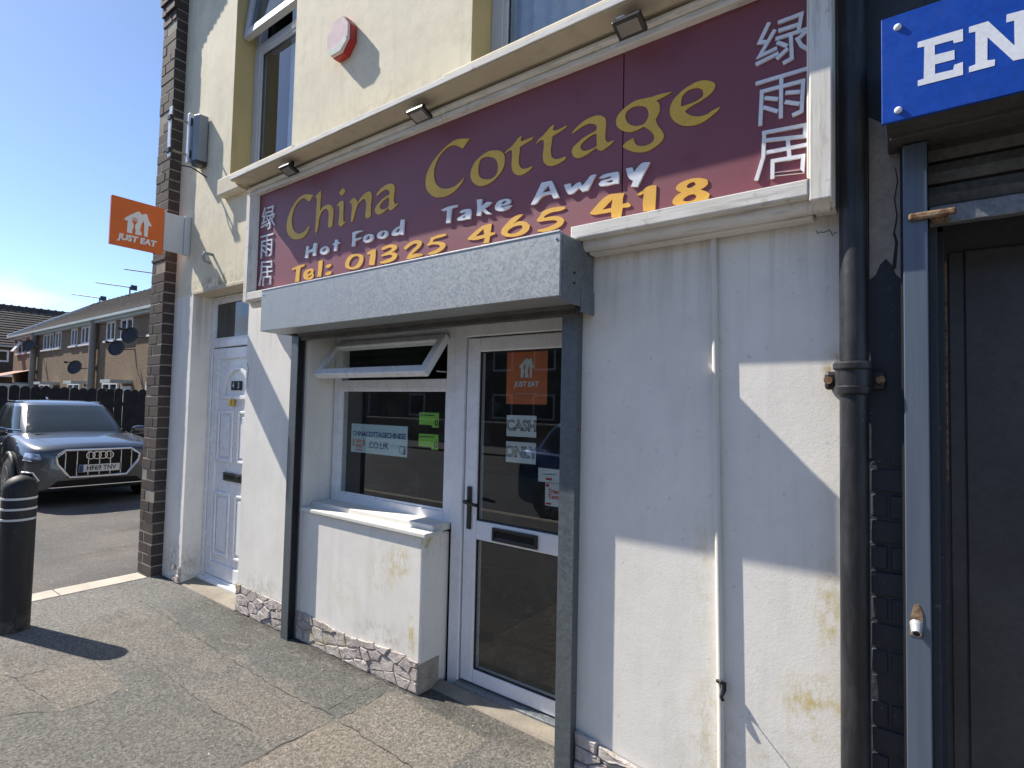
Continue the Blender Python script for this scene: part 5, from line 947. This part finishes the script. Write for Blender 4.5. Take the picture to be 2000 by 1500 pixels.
# ------------------------------------------------------------------ cars
def catmull(P, sub):
    out = []; n = len(P)
    for i in range(n - 1):
        p0, p1, p2, p3 = P[max(i - 1, 0)], P[i], P[i + 1], P[min(i + 2, n - 1)]
        for k in range(sub):
            t = k / sub
            out.append([.5 * ((2 * b) + (-a + c) * t + (2 * a - 5 * b + 4 * c - d) * t * t + (-a + 3 * b - 3 * c + d) * t ** 3) for a, b, c, d in zip(p0, p1, p2, p3)])
    out.append(list(P[-1])); return out
CAR_L = 'car'
def make_car(name, loc, yaw, label, pmat, plate, group=None):
    R = bpy.data.objects.new(name, None); C.objects.link(R); R.location = loc; R.rotation_euler = (0, 0, yaw); WL[R.name] = Vector((0, 0, 0)); tag(R, label, 'car', group)
    kw = dict(parent=R, local=True)
    xs = [-2.24, -2.20, -2.08, -1.75, -1.2, -.4, .4, .95, 1.3, 1.65, 1.9, 2.05, 2.14, 2.20, 2.24]
    W = [.60, .74, .86, .905, .92, .925, .925, .922, .918, .905, .875, .835, .78, .70, .60]
    ZT = [.98, 1.06, 1.11, 1.10, 1.08, 1.06, 1.05, 1.05, 1.025, .985, .95, .925, .895, .86, .80]
    ZB = [.42, .33, .27, .23, .21, .2, .2, .2, .2, .21, .22, .23, .25, .27, .30]
    st = catmull([list(t) for t in zip(xs, W, ZT, ZB)], 4)
    def section(w, zt, zb):
        p = [(.0, zb), (.80 * w, zb), (.955 * w, zb + .05), (.99 * w, .42), (1.0 * w, .60), (.99 * w, .76), (.965 * w, zt - .13), (.90 * w, zt - .035), (.74 * w, zt), (.4 * w, zt + .022), (0, zt + .03)]
        h = catmull([list(q) for q in p], 3)
        return h
    vs = []; m = None
    for x, w, zt, zb in st:
        h = section(w, zt, zb); ring = [(x, -y, z) for y, z in h] + [(x, y, z) for y, z in h[-2:0:-1]]
        m = len(ring); vs += ring
    n = len(st); fs = [(i * m + k, (i + 1) * m + k, (i + 1) * m + (k + 1) % m, i * m + (k + 1) % m) for i in range(n - 1) for k in range(m)]
    fs += [tuple(range(m)), tuple(reversed(range((n - 1) * m, n * m)))]
    MB().add(vs, fs).build('body', pmat, smooth=True, angle=60, **kw)
    bvh = BVHTree.FromPolygons([Vector(v) for v in vs], fs)
    def front(y, z, off=.006):
        h = bvh.ray_cast(Vector((4, y, z)), Vector((-1, 0, 0)))
        return (h[0] + Vector((off, 0, 0))) if h[0] is not None else Vector((2.0, y, z))
    def slant(y, z, off=.008):
        s = 1 if y > 0 else -1; d = Vector((-.75, -.66 * s, 0)).normalized()
        h = bvh.ray_cast(Vector((2.0, y, z)) - d * 2, d); return (h[0] - d * off) if h[0] is not None else Vector((2.0, y, z))
    def rearp(y, z, off=.006):
        h = bvh.ray_cast(Vector((-4, y, z)), Vector((1, 0, 0))); return (h[0] - Vector((off, 0, 0))) if h[0] is not None else Vector((-2.1, y, z))
    def patch(name, poly, fn, mat, off, rows=6):
        # quad-cornered patch (bl, br, tr, tl) projected on the body
        mb = MB(); vv = []; a, b, c, d = [Vector(p) for p in poly]
        for i in range(rows + 1):
            for k in range(rows + 1):
                u, v = k / rows, i / rows; p = (a * (1 - u) + b * u) * (1 - v) + (d * (1 - u) + c * u) * v
                vv.append(fn(p.x, p.y, off))
        r = rows + 1
        f2 = [(i * r + k, i * r + k + 1, (i + 1) * r + k + 1, (i + 1) * r + k) for i in range(rows) for k in range(rows)]
        return mb.add(vv, f2).build(name, mat, smooth=True, **kw)
    # cabin
    LV = [(1.00, 1.02, -2.06, .80), (1.10, .88, -2.02, .785), (1.22, .68, -1.94, .75), (1.34, .45, -1.85, .712), (1.44, .26, -1.76, .675), (1.52, .08, -1.66, .635), (1.565, -.12, -1.55, .58), (1.59, -.40, -1.35, .44), (1.60, -.65, -1.1, .2)]
    def cab(z, th, off=0.):
        for a, b in zip(LV, LV[1:]):
            if z <= b[0] + 1e-9: break
        t = (z - a[0]) / (b[0] - a[0]); xf, xr, hw = (a[i] + (b[i] - a[i]) * t for i in (1, 2, 3))
        cx, ax = (xf + xr) / 2, (xf - xr) / 2; e = .42; c, s_ = math.cos(th), math.sin(th)
        nrm = Vector((c, s_, .5)).normalized()
        return Vector((cx + ax * math.copysign(abs(c) ** e, c), hw * math.copysign(abs(s_) ** e, s_), z)) + nrm * off
    ths = [2 * math.pi * k / 72 for k in range(72)]; vs2 = []; zs = [l[0] for l in LV]
    for z in zs: vs2 += [cab(z, t) for t in ths]
    f3 = [(i * 72 + k, i * 72 + (k + 1) % 72, (i + 1) * 72 + (k + 1) % 72, (i + 1) * 72 + k) for i in range(len(zs) - 1) for k in range(72)] + [tuple(range((len(zs) - 1) * 72, len(zs) * 72))]
    MB().add(vs2, f3).build('cabin', pmat, smooth=True, angle=60, **kw)
    def pane(name, t0, t1, z0, z1, mat=M_cglass, off=.007, nt=18, nz=8, skew=0.):
        vv = [cab(z0 + (z1 - z0) * i / nz, math.radians(t0 + (t1 - t0) * k / nt + skew * i / nz), off) for i in range(nz + 1) for k in range(nt + 1)]
        r = nt + 1
        return MB().add(vv, [(i * r + k, i * r + k + 1, (i + 1) * r + k + 1, (i + 1) * r + k) for i in range(nz) for k in range(nt)]).build(name, mat, smooth=True, **kw)
    pane('windscreen', -38, 38, 1.06, 1.505); pane('windscreen_base', -40, 40, 1.01, 1.058, M_grille, .006)
    for s in (1, -1):
        pane('side_window', s * 52, s * 88, 1.10, 1.48); pane('side_window', s * 91, s * 118, 1.10, 1.48); pane('side_window', s * 121, s * 132, 1.12, 1.46)
    pane('rear_window', 148, 212, 1.14, 1.48)
    for s in (1, -1):
        MB().tube([cab(1.555, s * math.radians(t), .018) for t in range(50, 131, 8)], .014, 8).build('roof_rail', M_chrome, smooth=True, **kw)
        MB().tube([cab(1.095, s * math.radians(t), .012) for t in range(48, 134, 6)], .008, 6).build('window_trim', M_chrome, smooth=True, **kw)
        mm = MB().lathe([(.01, -.13), (.075, -.10), (.095, -.02), (.09, .06), (.05, .115), (.01, .12)], n=16); mm.v = [(.66 + z_ * .0 + x * .9, s * (.985 + z_), 1.08 + y * .85) for x, y, z_ in mm.v]
        mm.build('door_mirror', pmat, smooth=True, **kw); MB().box(.60, .70, min(s * .86, s * .93), max(s * .86, s * .93), 1.02, 1.06).build('mirror_arm', M_black, **kw)
        for xw in (1.36, -1.34):
            MB().cyl((xw, s * .80, .375), (xw, s * .932, .375), .405, 36).build('wheel_arch', M_blackm, **kw)
            ring = MB(); ring.tube([(xw + .415 * math.cos(a), s * .925, .375 + .415 * math.sin(a)) for a in [math.pi * (k / 20 * 1.3 - .15) for k in range(21)]], .026, 8); ring.build('arch_trim', M_clad, smooth=True, **kw)
            ty = MB().lathe([(.23, -.11), (.31, -.11), (.345, -.085), (.35, 0), (.345, .085), (.31, .11), (.23, .11)], n=32); ty.v = [(xw + x, s * (.845 + z_), .35 + y) for x, y, z_ in ty.v]
            tyo = ty.build('tyre', M_tyre, smooth=True, **kw)
            rm_ = MB()
            for k in range(10):
                a = 2 * math.pi * k / 10; rm_.obox((xw + .12 * math.cos(a), s * .945, .35 + .12 * math.sin(a)), (.105 * math.cos(a), 0, .105 * math.sin(a)), (0, .012, 0), (-.016 * math.sin(a), 0, .016 * math.cos(a)))
            rm_.tube([(xw + .228 * math.cos(a), s * .945, .35 + .228 * math.sin(a)) for a in [2 * math.pi * k / 28 for k in range(28)]], .014, 6, True)
            rm_.cyl((xw, s * .90, .35), (xw, s * .96, .35), .05, 16); rm_.build('rim', M_rim, **kw)
        MB().tube([(1.0, s * .918, .30), (.2, s * .93, .285), (-.9, s * .928, .285)], .022, 8).build('side_trim', M_chrome, smooth=True, **kw)
        for xd in (.25, -.75): MB().box(xd - .09, xd + .09, min(s * .917, s * .945), max(s * .917, s * .945), .86, .885).build('door_handle', M_chrome, bevel=.006, **kw)
        patch('headlight', [(s * .50, .735), (s * .88, .725), (s * .875, .835), (s * .56, .815)], slant, M_lamp, .009)
        MB().tube([slant(s * y, z, .016) for y, z in ((.50, .735), (.62, .705), (.72, .715), (.88, .72))], .007, 6).build('lamp_trim', M_chrome, smooth=True, **kw)
        patch('side_intake', [(s * .60, .36), (s * .83, .36), (s * .86, .545), (s * .66, .545)], slant, M_grille, .009)
        MB().tube([slant(s * y, z, .016) for y, z in ((.83, .36), (.60, .36), (.52, .43), (.62, .545), (.86, .548))], .014, 7).build('intake_trim', M_chrome, smooth=True, **kw)
        patch('tail_light', [(s * .50, .84), (s * .84, .82), (s * .84, .98), (s * .50, .95)], rearp, M_tail, .010)
    octa = [(-.42, .855), (.42, .855), (.53, .76), (.51, .66), (.36, .455), (-.36, .455), (-.51, .66), (-.53, .76)]
    rows = 10; mb = MB(); gv = []
    def hw(z):
        for (a, b) in (((.36, .455), (.51, .66)), ((.51, .66), (.53, .76)), ((.53, .76), (.42, .855))):
            if z <= b[1] + 1e-6: return a[0] + (b[0] - a[0]) * (z - a[1]) / (b[1] - a[1])
    for i in range(rows + 1):
        z = .455 + .40 * i / rows
        for k in range(13): y = hw(z) * (k / 6 - 1); q = front(y, z, .006); gv.append(q)
    mb.add(gv, [(i * 13 + k, i * 13 + k + 1, (i + 1) * 13 + k + 1, (i + 1) * 13 + k) for i in range(rows) for k in range(12)]).build('grille', M_grille, **kw)
    dense = [octa[i] if t == 0 else tuple(octa[i][q] + (octa[(i + 1) % 8][q] - octa[i][q]) * t for q in (0, 1)) for i in range(8) for t in (0, .25, .5, .75)]
    MB().tube([front(y, z, .012) for y, z in dense], .021, 8, True).build('grille_surround', M_chrome, smooth=True, **kw)
    for y in (-.42, -.28, -.14, 0, .14, .28, .42):
        z0 = .48 if abs(y) < .35 else .545; z1 = .84 if abs(y) < .40 else .83
        MB().tube([front(y, z0 + (z1 - z0) * k / 5, .012) for k in range(6)], .0075, 6).build('grille_bar', M_chrome, smooth=True, **kw)
    for k in range(4):
        y = (k - 1.5) * .079
        MB().tube([front(y + .053 * math.cos(a), .772 + .053 * math.sin(a), .024) for a in [2 * math.pi * q / 24 for q in range(24)]], .009, 6, True).build('emblem_ring', M_chrome, smooth=True, **kw)
    px = front(0, .58, .03).x
    pb = MB().box(px, px + .012, -.26, .26, .525, .637).build('number_plate', M_plate, bevel=.002, **kw)
    MB().box(px + .0125, px + .0135, -.258, -.205, .528, .634).build('plate_band', M_ink, **kw)
    t = MB(); text_mb(t, plate, .098, lambda a, b, c: (px + .0150, .022 + a * .86, .581 + b), bold=.0016); t.build('plate_lettering', M_inkd, **kw)
    patch('lower_grille', [(-.60, .32), (.60, .32), (.50, .41), (-.50, .41)], front, M_grille, .008)
    MB().tube([front(.60 * (k / 8 - 1), .315, .02) for k in range(17)], .012, 7).build('lip_trim', M_chrome, smooth=True, **kw)
    MB().tube([(1.16, y, 1.055 + .0) for y in (-.6, -.2, .2, .6)], .006, 6).build('bonnet_gap', M_black, **kw)
    for s in (1, -1): MB().tube([(1.02, s * .66, 1.075), (1.5, s * .64, 1.020), (1.95, s * .56, .950)], .003, 6).build('bonnet_crease', pmat, smooth=True, **kw)
    MB().tube([(-1.35, 0, 1.60), (-1.5, 0, 1.64), (-1.56, 0, 1.63)], .015, 6).build('roof_aerial', pmat, **kw)
    return R
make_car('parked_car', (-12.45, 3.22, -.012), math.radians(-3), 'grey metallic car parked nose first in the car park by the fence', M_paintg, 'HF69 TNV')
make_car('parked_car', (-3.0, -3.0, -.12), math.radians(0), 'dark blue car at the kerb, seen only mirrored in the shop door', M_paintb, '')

# ------------------------------------------------------------------ picket fence
FE = root('picket_fence', (-16.6, 5, 0), 'tall black picket fence with rounded tops behind the grey car', 'fence')
fx = -16.62; y = -3.0; k = 0
pk = None
while y < 10.0:
    h = 1.91 + random.uniform(-.018, .018); w = .182
    if pk is None:
        prof_ = [(-w / 2, 0), (w / 2, 0), (w / 2, 1.84)] + [(w / 2 * math.cos(a), 1.84 + .075 * math.sin(a)) for a in [math.pi * q / 8 for q in range(1, 8)]] + [(-w / 2, 1.84)]
        pk = MB().prism([prof_], lambda u, v, w_: (.011 - .022 * (1 - w_), u, v)); o = pk.build('picket', M_fence, FE); pm = o.data
    else:
        o = bpy.data.objects.new('picket', pm); C.objects.link(o); o.parent = FE; WL[o.name] = Vector()
    o.location = Vector((fx + random.uniform(-.006, .006), y, h - 1.915 - .02)) - WL[FE.name]; o.rotation_euler = (random.uniform(-.010, .010), 0, 0)
    y += .186 + random.uniform(-.003, .004); k += 1
for z in (.35, 1.45): Box('fence_rail', M_fence, FE, fx - .06, fx - .015, -3.1, 10.0, z, z + .09, .004)

# ------------------------------------------------------------------ terrace beyond the fence
GT = 'brick terrace houses beyond the fence'
def small_window(parent, x0, x1, z0, z1, y, lights, open_=False):
    w = frame(MB(), x0, x1, z0, z1, y - .045, y + .03, .075)
    for k in range(1, lights): xx = x0 + (x1 - x0) * k / lights; w.box(xx - .045, xx + .045, y - .044, y + .029, z0 + .075, z1 - .075)
    w = w.build('window', M_upvc, parent)
    MB().box(x0 + .07, x1 - .07, y - .012, y - .006, z0 + .07, z1 - .07).build('pane', M_cglass, w)
    MB().box(x0 - .09, x1 + .09, y - .13, y + .02, z0 - .075, z0 - .002).build('sill', M_upvc, w)
    if open_:
        q = MB().obox(((x0 * .6 + x1 * .4), y - .20, (z0 + z1) / 2), (.32, 0, 0), (0, .18, .30), (0, .02, -.012)); q.build('open_light', M_upvc, w)
    return w
TY = 8.0
houses = [(-40.3, -35.9, [(-39.55, -38.0, 2, True), (-37.2, -36.2, 2, False)], 'brown brick terrace house at the far left end with a tilted open window'),
          (-35.9, -31.6, [(-34.85, -33.25, 3, False), (-32.95, -32.05, 2, False)], 'brown brick terrace house second from the left with a three light window'),
          (-31.6, -27.3, [(-30.65, -29.8, 2, False), (-29.3, -27.9, 3, False)], 'brown brick terrace house in the middle above the car roof'),
          (-27.3, -23.0, [(-26.3, -25.35, 2, False), (-24.8, -23.6, 2, False)], 'brown brick terrace house next to the brick pier with two satellite dishes'),
          (-23.0, -18.7, [(-22.0, -21.0, 2, False), (-20.5, -19.5, 2, False)], 'brown brick terrace house mostly hidden behind the brick pier')]
for x0, x1, wins, lab in houses:
    H = root('terrace_house', ((x0 + x1) / 2, TY + 3, 0), lab, 'house', GT)
    hm = MB(); wall_holes(hm, x0 + .004, x1 - .004, -.1, 5.0, [(a, b, 3.93, 4.70) for a, b, _, _ in wins], TY, .1)
    hm.add([(x0, TY, -.1), (x0, TY + 7, -.1), (x0, TY + 7, 5), (x0, TY + 3.5, 7.1), (x0, TY, 5)], [(4, 3, 2, 1, 0)]); hm.add([(x1, TY, -.1), (x1, TY + 7, -.1), (x1, TY + 7, 5), (x1, TY + 3.5, 7.1), (x1, TY, 5)], [(0, 1, 2, 3, 4)])
    hm.add([(x0, TY + 7, -.1), (x1, TY + 7, -.1), (x1, TY + 7, 5), (x0, TY + 7, 5)], [(3, 2, 1, 0)])
    hm.build('wall', M_tbrick, H)
    RF = MB().add([(x0, TY - .28, 4.86), (x1, TY - .28, 4.86), (x1, TY + 3.5, 7.20), (x0, TY + 3.5, 7.20)], [(0, 1, 2, 3)]).add([(x1, TY + 7.3, 4.86), (x0, TY + 7.3, 4.86), (x0, TY + 3.5, 7.20), (x1, TY + 3.5, 7.20)], [(0, 1, 2, 3)]).build('roof', M_tile, H)
    nr = 15; tl = MB()
    for r in range(nr):       # tile courses as lapped steps
        t0, t1 = r / nr, (r + 1) / nr
        ya, yb = TY - .28 + 3.78 * t0, TY - .28 + 3.78 * t1; za, zb = 4.86 + 2.34 * t0, 4.86 + 2.34 * t1
        tl.add([(x0, ya, za + .012), (x1, ya, za + .012), (x1, ya, za + .052), (x0, ya, za + .052), (x1, yb, zb + .012), (x0, yb, zb + .012)], [(0, 1, 2, 3), (3, 2, 4, 5)])
    for r in range(14):
        xa = x0 + (x1 - x0) * r / 14; tl.box(xa + .01, xa + (x1 - x0) / 14 - .01, TY + 3.40, TY + 3.60, 7.16, 7.30 + .02 * (r % 2))
    tg = tl.build('roof_tiles', M_tile, H); tg['kind'] = 'stuff'
    MB().box(x0, x1, TY - .33, TY - .20, 4.80, 4.90).build('gutter', M_gutter, H); MB().box(x0, x1, TY - .20, TY + .0, 4.70, 4.82).build('fascia', M_gutter, H)
    for a, b, nl, op in wins: small_window(H, a, b, 3.93, 4.70, TY + .04, nl, op)
    small_window(H, x0 + 1.0, x0 + 2.6, 1.2, 2.25, TY - .02, 2); MB().box(x0 + 2.9, x0 + 3.9, TY - .7, TY - .002, 2.2, 2.32).build('porch_hood', M_gutter, H); MB().box(x0 + 3.0, x0 + 3.85, TY - .06, TY - .001, 0, 2.1).build('door', M_upvc, H)
H = bpy.data.objects['terrace_house']
MB().prism([[(TY - .3, 4.78), (TY - .3, 5.0), (TY + 3.5, 7.36), (TY + 3.5, 7.14)]], lambda u, v, w: (-40.42 + .12 * w, u, v)).build('verge_board', M_whitev, H)
for x, lab in ((-35.75, 'grey vertical downpipe between the left pair of terrace houses'), (-27.25, 'grey vertical downpipe on the terrace near the brick pier')):
    p = root('house_downpipe', (x, TY, 0), lab, 'pipe', 'downpipes on the terrace'); MB().cyl((x, TY - .16, -.1), (x, TY - .16, 4.82), .13, 12).build('pipe', M_dpipe, p, smooth=True); Box('pipe_bracket', M_dpipe, p, x - .16, x + .16, TY - .1, TY - .001, 2.9, 3.0, .01)
def dish(x, z, lab, arm):
    d = root('satellite_dish', (x, TY - .3, z), lab, 'dish', 'satellite dishes on the terrace'); n = 18
    ax = Vector((.55, -.80, .22)).normalized(); a = ax.orthogonal().normalized(); b = ax.cross(a); c = Vector((x, TY - .45, z)); vs = [c - ax * .07]
    for r, o in ((.16, -.045), (.30, .0)): vs += [c + ax * o + r * (math.cos(2 * math.pi * k / n) * a + math.sin(2 * math.pi * k / n) * b) for k in range(n)]
    vs += [c + ax * (-.02) + .30 * (math.cos(2 * math.pi * k / n) * a + math.sin(2 * math.pi * k / n) * b) for k in range(n)]
    fs = [(0, 1 + k, 1 + (k + 1) % n) for k in range(n)] + [(1 + k, 1 + n + k, 1 + n + (k + 1) % n, 1 + (k + 1) % n) for k in range(n)] + [(1 + n + k, 1 + 2 * n + k, 1 + 2 * n + (k + 1) % n, 1 + n + (k + 1) % n) for k in range(n)] + [tuple(1 + 2 * n + k for k in range(n))]
    MB().add(vs, fs).build('reflector', M_dish, d, smooth=True)
    MB().tube([c - ax * .06, c - ax * .2 + Vector((arm * .3, .1, 0)), (x + arm * .75, TY - .001, z - .02)], .03, 6).build('mount_arm', M_dish, d); MB().tube([c - b * .28, c + ax * .36 - b * .12], .018, 6).build('feed_arm', M_dish, d); MB().cyl(c + ax * .34 - b * .12, c + ax * .44 - b * .10, .045, 8).build('receiver', M_dish, d)
dish(-35.3, 4.16, 'dark satellite dish beside the left terrace downpipe', .5); dish(-28.3, 2.90, 'dark satellite dish low on the terrace left of the downpipe', .6); dish(-23.75, 3.50, 'dark satellite dish under the windows beside the brick pier', .6); dish(-22.55, 3.90, 'dark satellite dish closest to the brick pier, higher of the pair', .6)
def aerial(x, y, z0, z1, ln, lab, dirx):
    a = root('roof_aerial', (x, y, z0), lab, 'aerial', 'television aerials on the terrace roofs')
    MB().cyl((x, y, z0 - .5), (x, y, z1), .04, 6).build('mast', M_aerial, a); dv_ = Vector((dirx, -.55, .12)).normalized(); c = Vector((x, y, z1 - .03))
    MB().tube([c - dv_ * .25, c + dv_ * ln], .03, 6).build('boom', M_aerial, a)
    for k in range(9): q = c + dv_ * (ln * k / 8.5); MB().tube([q - Vector((.10, .12, 0)), q + Vector((.10, .12, 0))], .016, 4).build('element', M_aerial, a)
    q = c - dv_ * .22; MB().box(q.x - .02, q.x + .02, q.y - .15, q.y + .15, q.z - .14, q.z + .14).build('reflector', M_aerial, a)
aerial(-31.6, 11.5, 7.2, 8.15, 1.5, 'television aerial nearest the brick pier, highest on the roof ridge', -.8); aerial(-34.6, 11.5, 7.2, 7.75, 1.9, 'long television aerial over the middle of the terrace roof', -.8); aerial(-39.2, 11.5, 7.2, 7.62, 1.7, 'television aerial furthest left on the terrace roof', -.8)
LT = root('lean_to', (-38.0, 7.0, 0), 'small lean-to with a reddish roof at the left end of the terrace', 'shed')
MB().box(-40.2, -36.3, 5.6, TY - .01, -.05, 2.25).build('wall', M_upvcs, LT); MB().add([(-40.4, 5.4, 2.2), (-36.2, 5.4, 2.2), (-36.2, TY - .01, 3.0), (-40.4, TY - .01, 3.0), (-40.4, 5.4, 2.1), (-36.2, 5.4, 2.1)], [(0, 1, 2, 3), (4, 5, 1, 0)]).build('roof', M_redroof, LT)

# house with the tiled roof at the left edge
LH = root('end_house', (-49, 6, 0), 'dark house with a broad tiled roof at the far left edge', 'house')
hx = -46.0
hm = MB(); hm.box(hx - 8, hx, -6, 15, -.1, 5.0); hm.build('wall', M_tbrick2, LH)
MB().add([(hx + .35, -6.3, 4.80), (hx + .35, 15.3, 4.80), (hx - 4, 15.3, 7.72), (hx - 4, -6.3, 7.72)], [(0, 1, 2, 3)]).add([(hx - 8.35, -6.3, 4.8), (hx - 4, -6.3, 7.72), (hx - 4, 15.3, 7.72), (hx - 8.35, 15.3, 4.8)], [(0, 1, 2, 3)]).build('roof', M_tile, LH)
tl = MB(); nr = 16
for r in range(nr):
    t0, t1 = r / nr, (r + 1) / nr; xa, xb = hx + .35 - 4.35 * t0, hx + .35 - 4.35 * t1; za, zb = 4.80 + 2.92 * t0, 4.80 + 2.92 * t1
    tl.add([(xa, -6.3, za + .012), (xa, 15.3, za + .012), (xa, 15.3, za + .062), (xa, -6.3, za + .062), (xb, 15.3, zb + .012), (xb, -6.3, zb + .012)], [(0, 1, 2, 3), (3, 2, 4, 5)])
y = -6.3
while y < 15.2: tl.box(hx - 4.13, hx - 3.87, y, y + .30, 7.66, 7.84); tl.box(hx - 4.14, hx - 3.86, y + .30, y + .40, 7.66, 7.88); y += .40
tl = tl.build('roof_tiles', M_tile, LH); tl['kind'] = 'stuff'
MB().box(hx + .0, hx + .40, -6.3, 15.3, 4.68, 4.80).build('gutter', M_gutter, LH)
wf = MB()
for a, b in ((8.0, 8.9), (4.0, 5.4)):
    w = MB(); y0_, y1_ = a, b; w.box(hx, hx + .06, y0_, y0_ + .10, 3.75, 4.5).box(hx, hx + .06, y1_ - .10, y1_, 3.75, 4.5).box(hx, hx + .06, y0_ + .1, y1_ - .1, 3.75, 3.85).box(hx, hx + .06, y0_ + .1, y1_ - .1, 4.4, 4.5); w = w.build('window', M_upvc, LH); MB().box(hx + .002, hx + .02, y0_ + .1, y1_ - .1, 3.85, 4.4).build('pane', M_cglass, w)
MB().box(hx, hx + 1.4, 4.5, 9.3, 3.02, 3.22).build('canopy', M_black, LH); MB().box(hx, hx + 1.3, 4.6, 9.2, 2.80, 3.019).build('canopy_fascia', M_upvc, LH); MB().box(hx + 1.15, hx + 1.28, 8.05, 8.25, -.1, 2.8).build('canopy_post', M_upvc, LH)

# ------------------------------------------------------------------ far side of the street (what the glass mirrors)
tag(sheet('far_pavement', M_pave, -60, 60, -13.5, -10.5, -.05), 'pavement on the far side of the street', 'pavement')
bwl = root('garden_wall', (0, -13.6, 0), 'low brick garden wall across the street, seen only in reflections', 'wall'); Box('wall', M_tbrick, bwl, -50, 40, -13.8, -13.5, -.2, .9, .01); Box('coping', M_kerb, bwl, -50, 40, -13.85, -13.45, .901, .98, .01)
for i, x in enumerate((-34, -20, -6, 8)):
    H2 = root('far_house', (x, -20, 0), '%s brick house across the street, seen only in reflections' % ('leftmost', 'second', 'third', 'rightmost')[i], 'house', 'houses across the street')
    hm = MB().box(x - 6.6, x + 6.6, -25, -18, -.2, 5.4); hm.build('wall', M_tbrick2, H2)
    MB().add([(x - 6.8, -17.7, 5.3), (x + 6.8, -17.7, 5.3), (x + 6.8, -21.5, 8.0), (x - 6.8, -21.5, 8.0), (x + 6.8, -25.3, 5.3), (x - 6.8, -25.3, 5.3)], [(1, 0, 3, 2), (2, 3, 5, 4), (0, 5, 3), (1, 2, 4)]).build('roof', M_tile, H2)
    for wx in (-4.6, -1.4, 1.8, 4.4):
        for z in (1.0, 3.5): ww = MB().box(x + wx, x + wx + 1.3, -18.0, -17.95, z, z + 1.3).build('window', M_upvc, H2); MB().box(x + wx + .1, x + wx + 1.2, -17.95, -17.94, z + .1, z + 1.2).build('pane', M_cglass, ww)
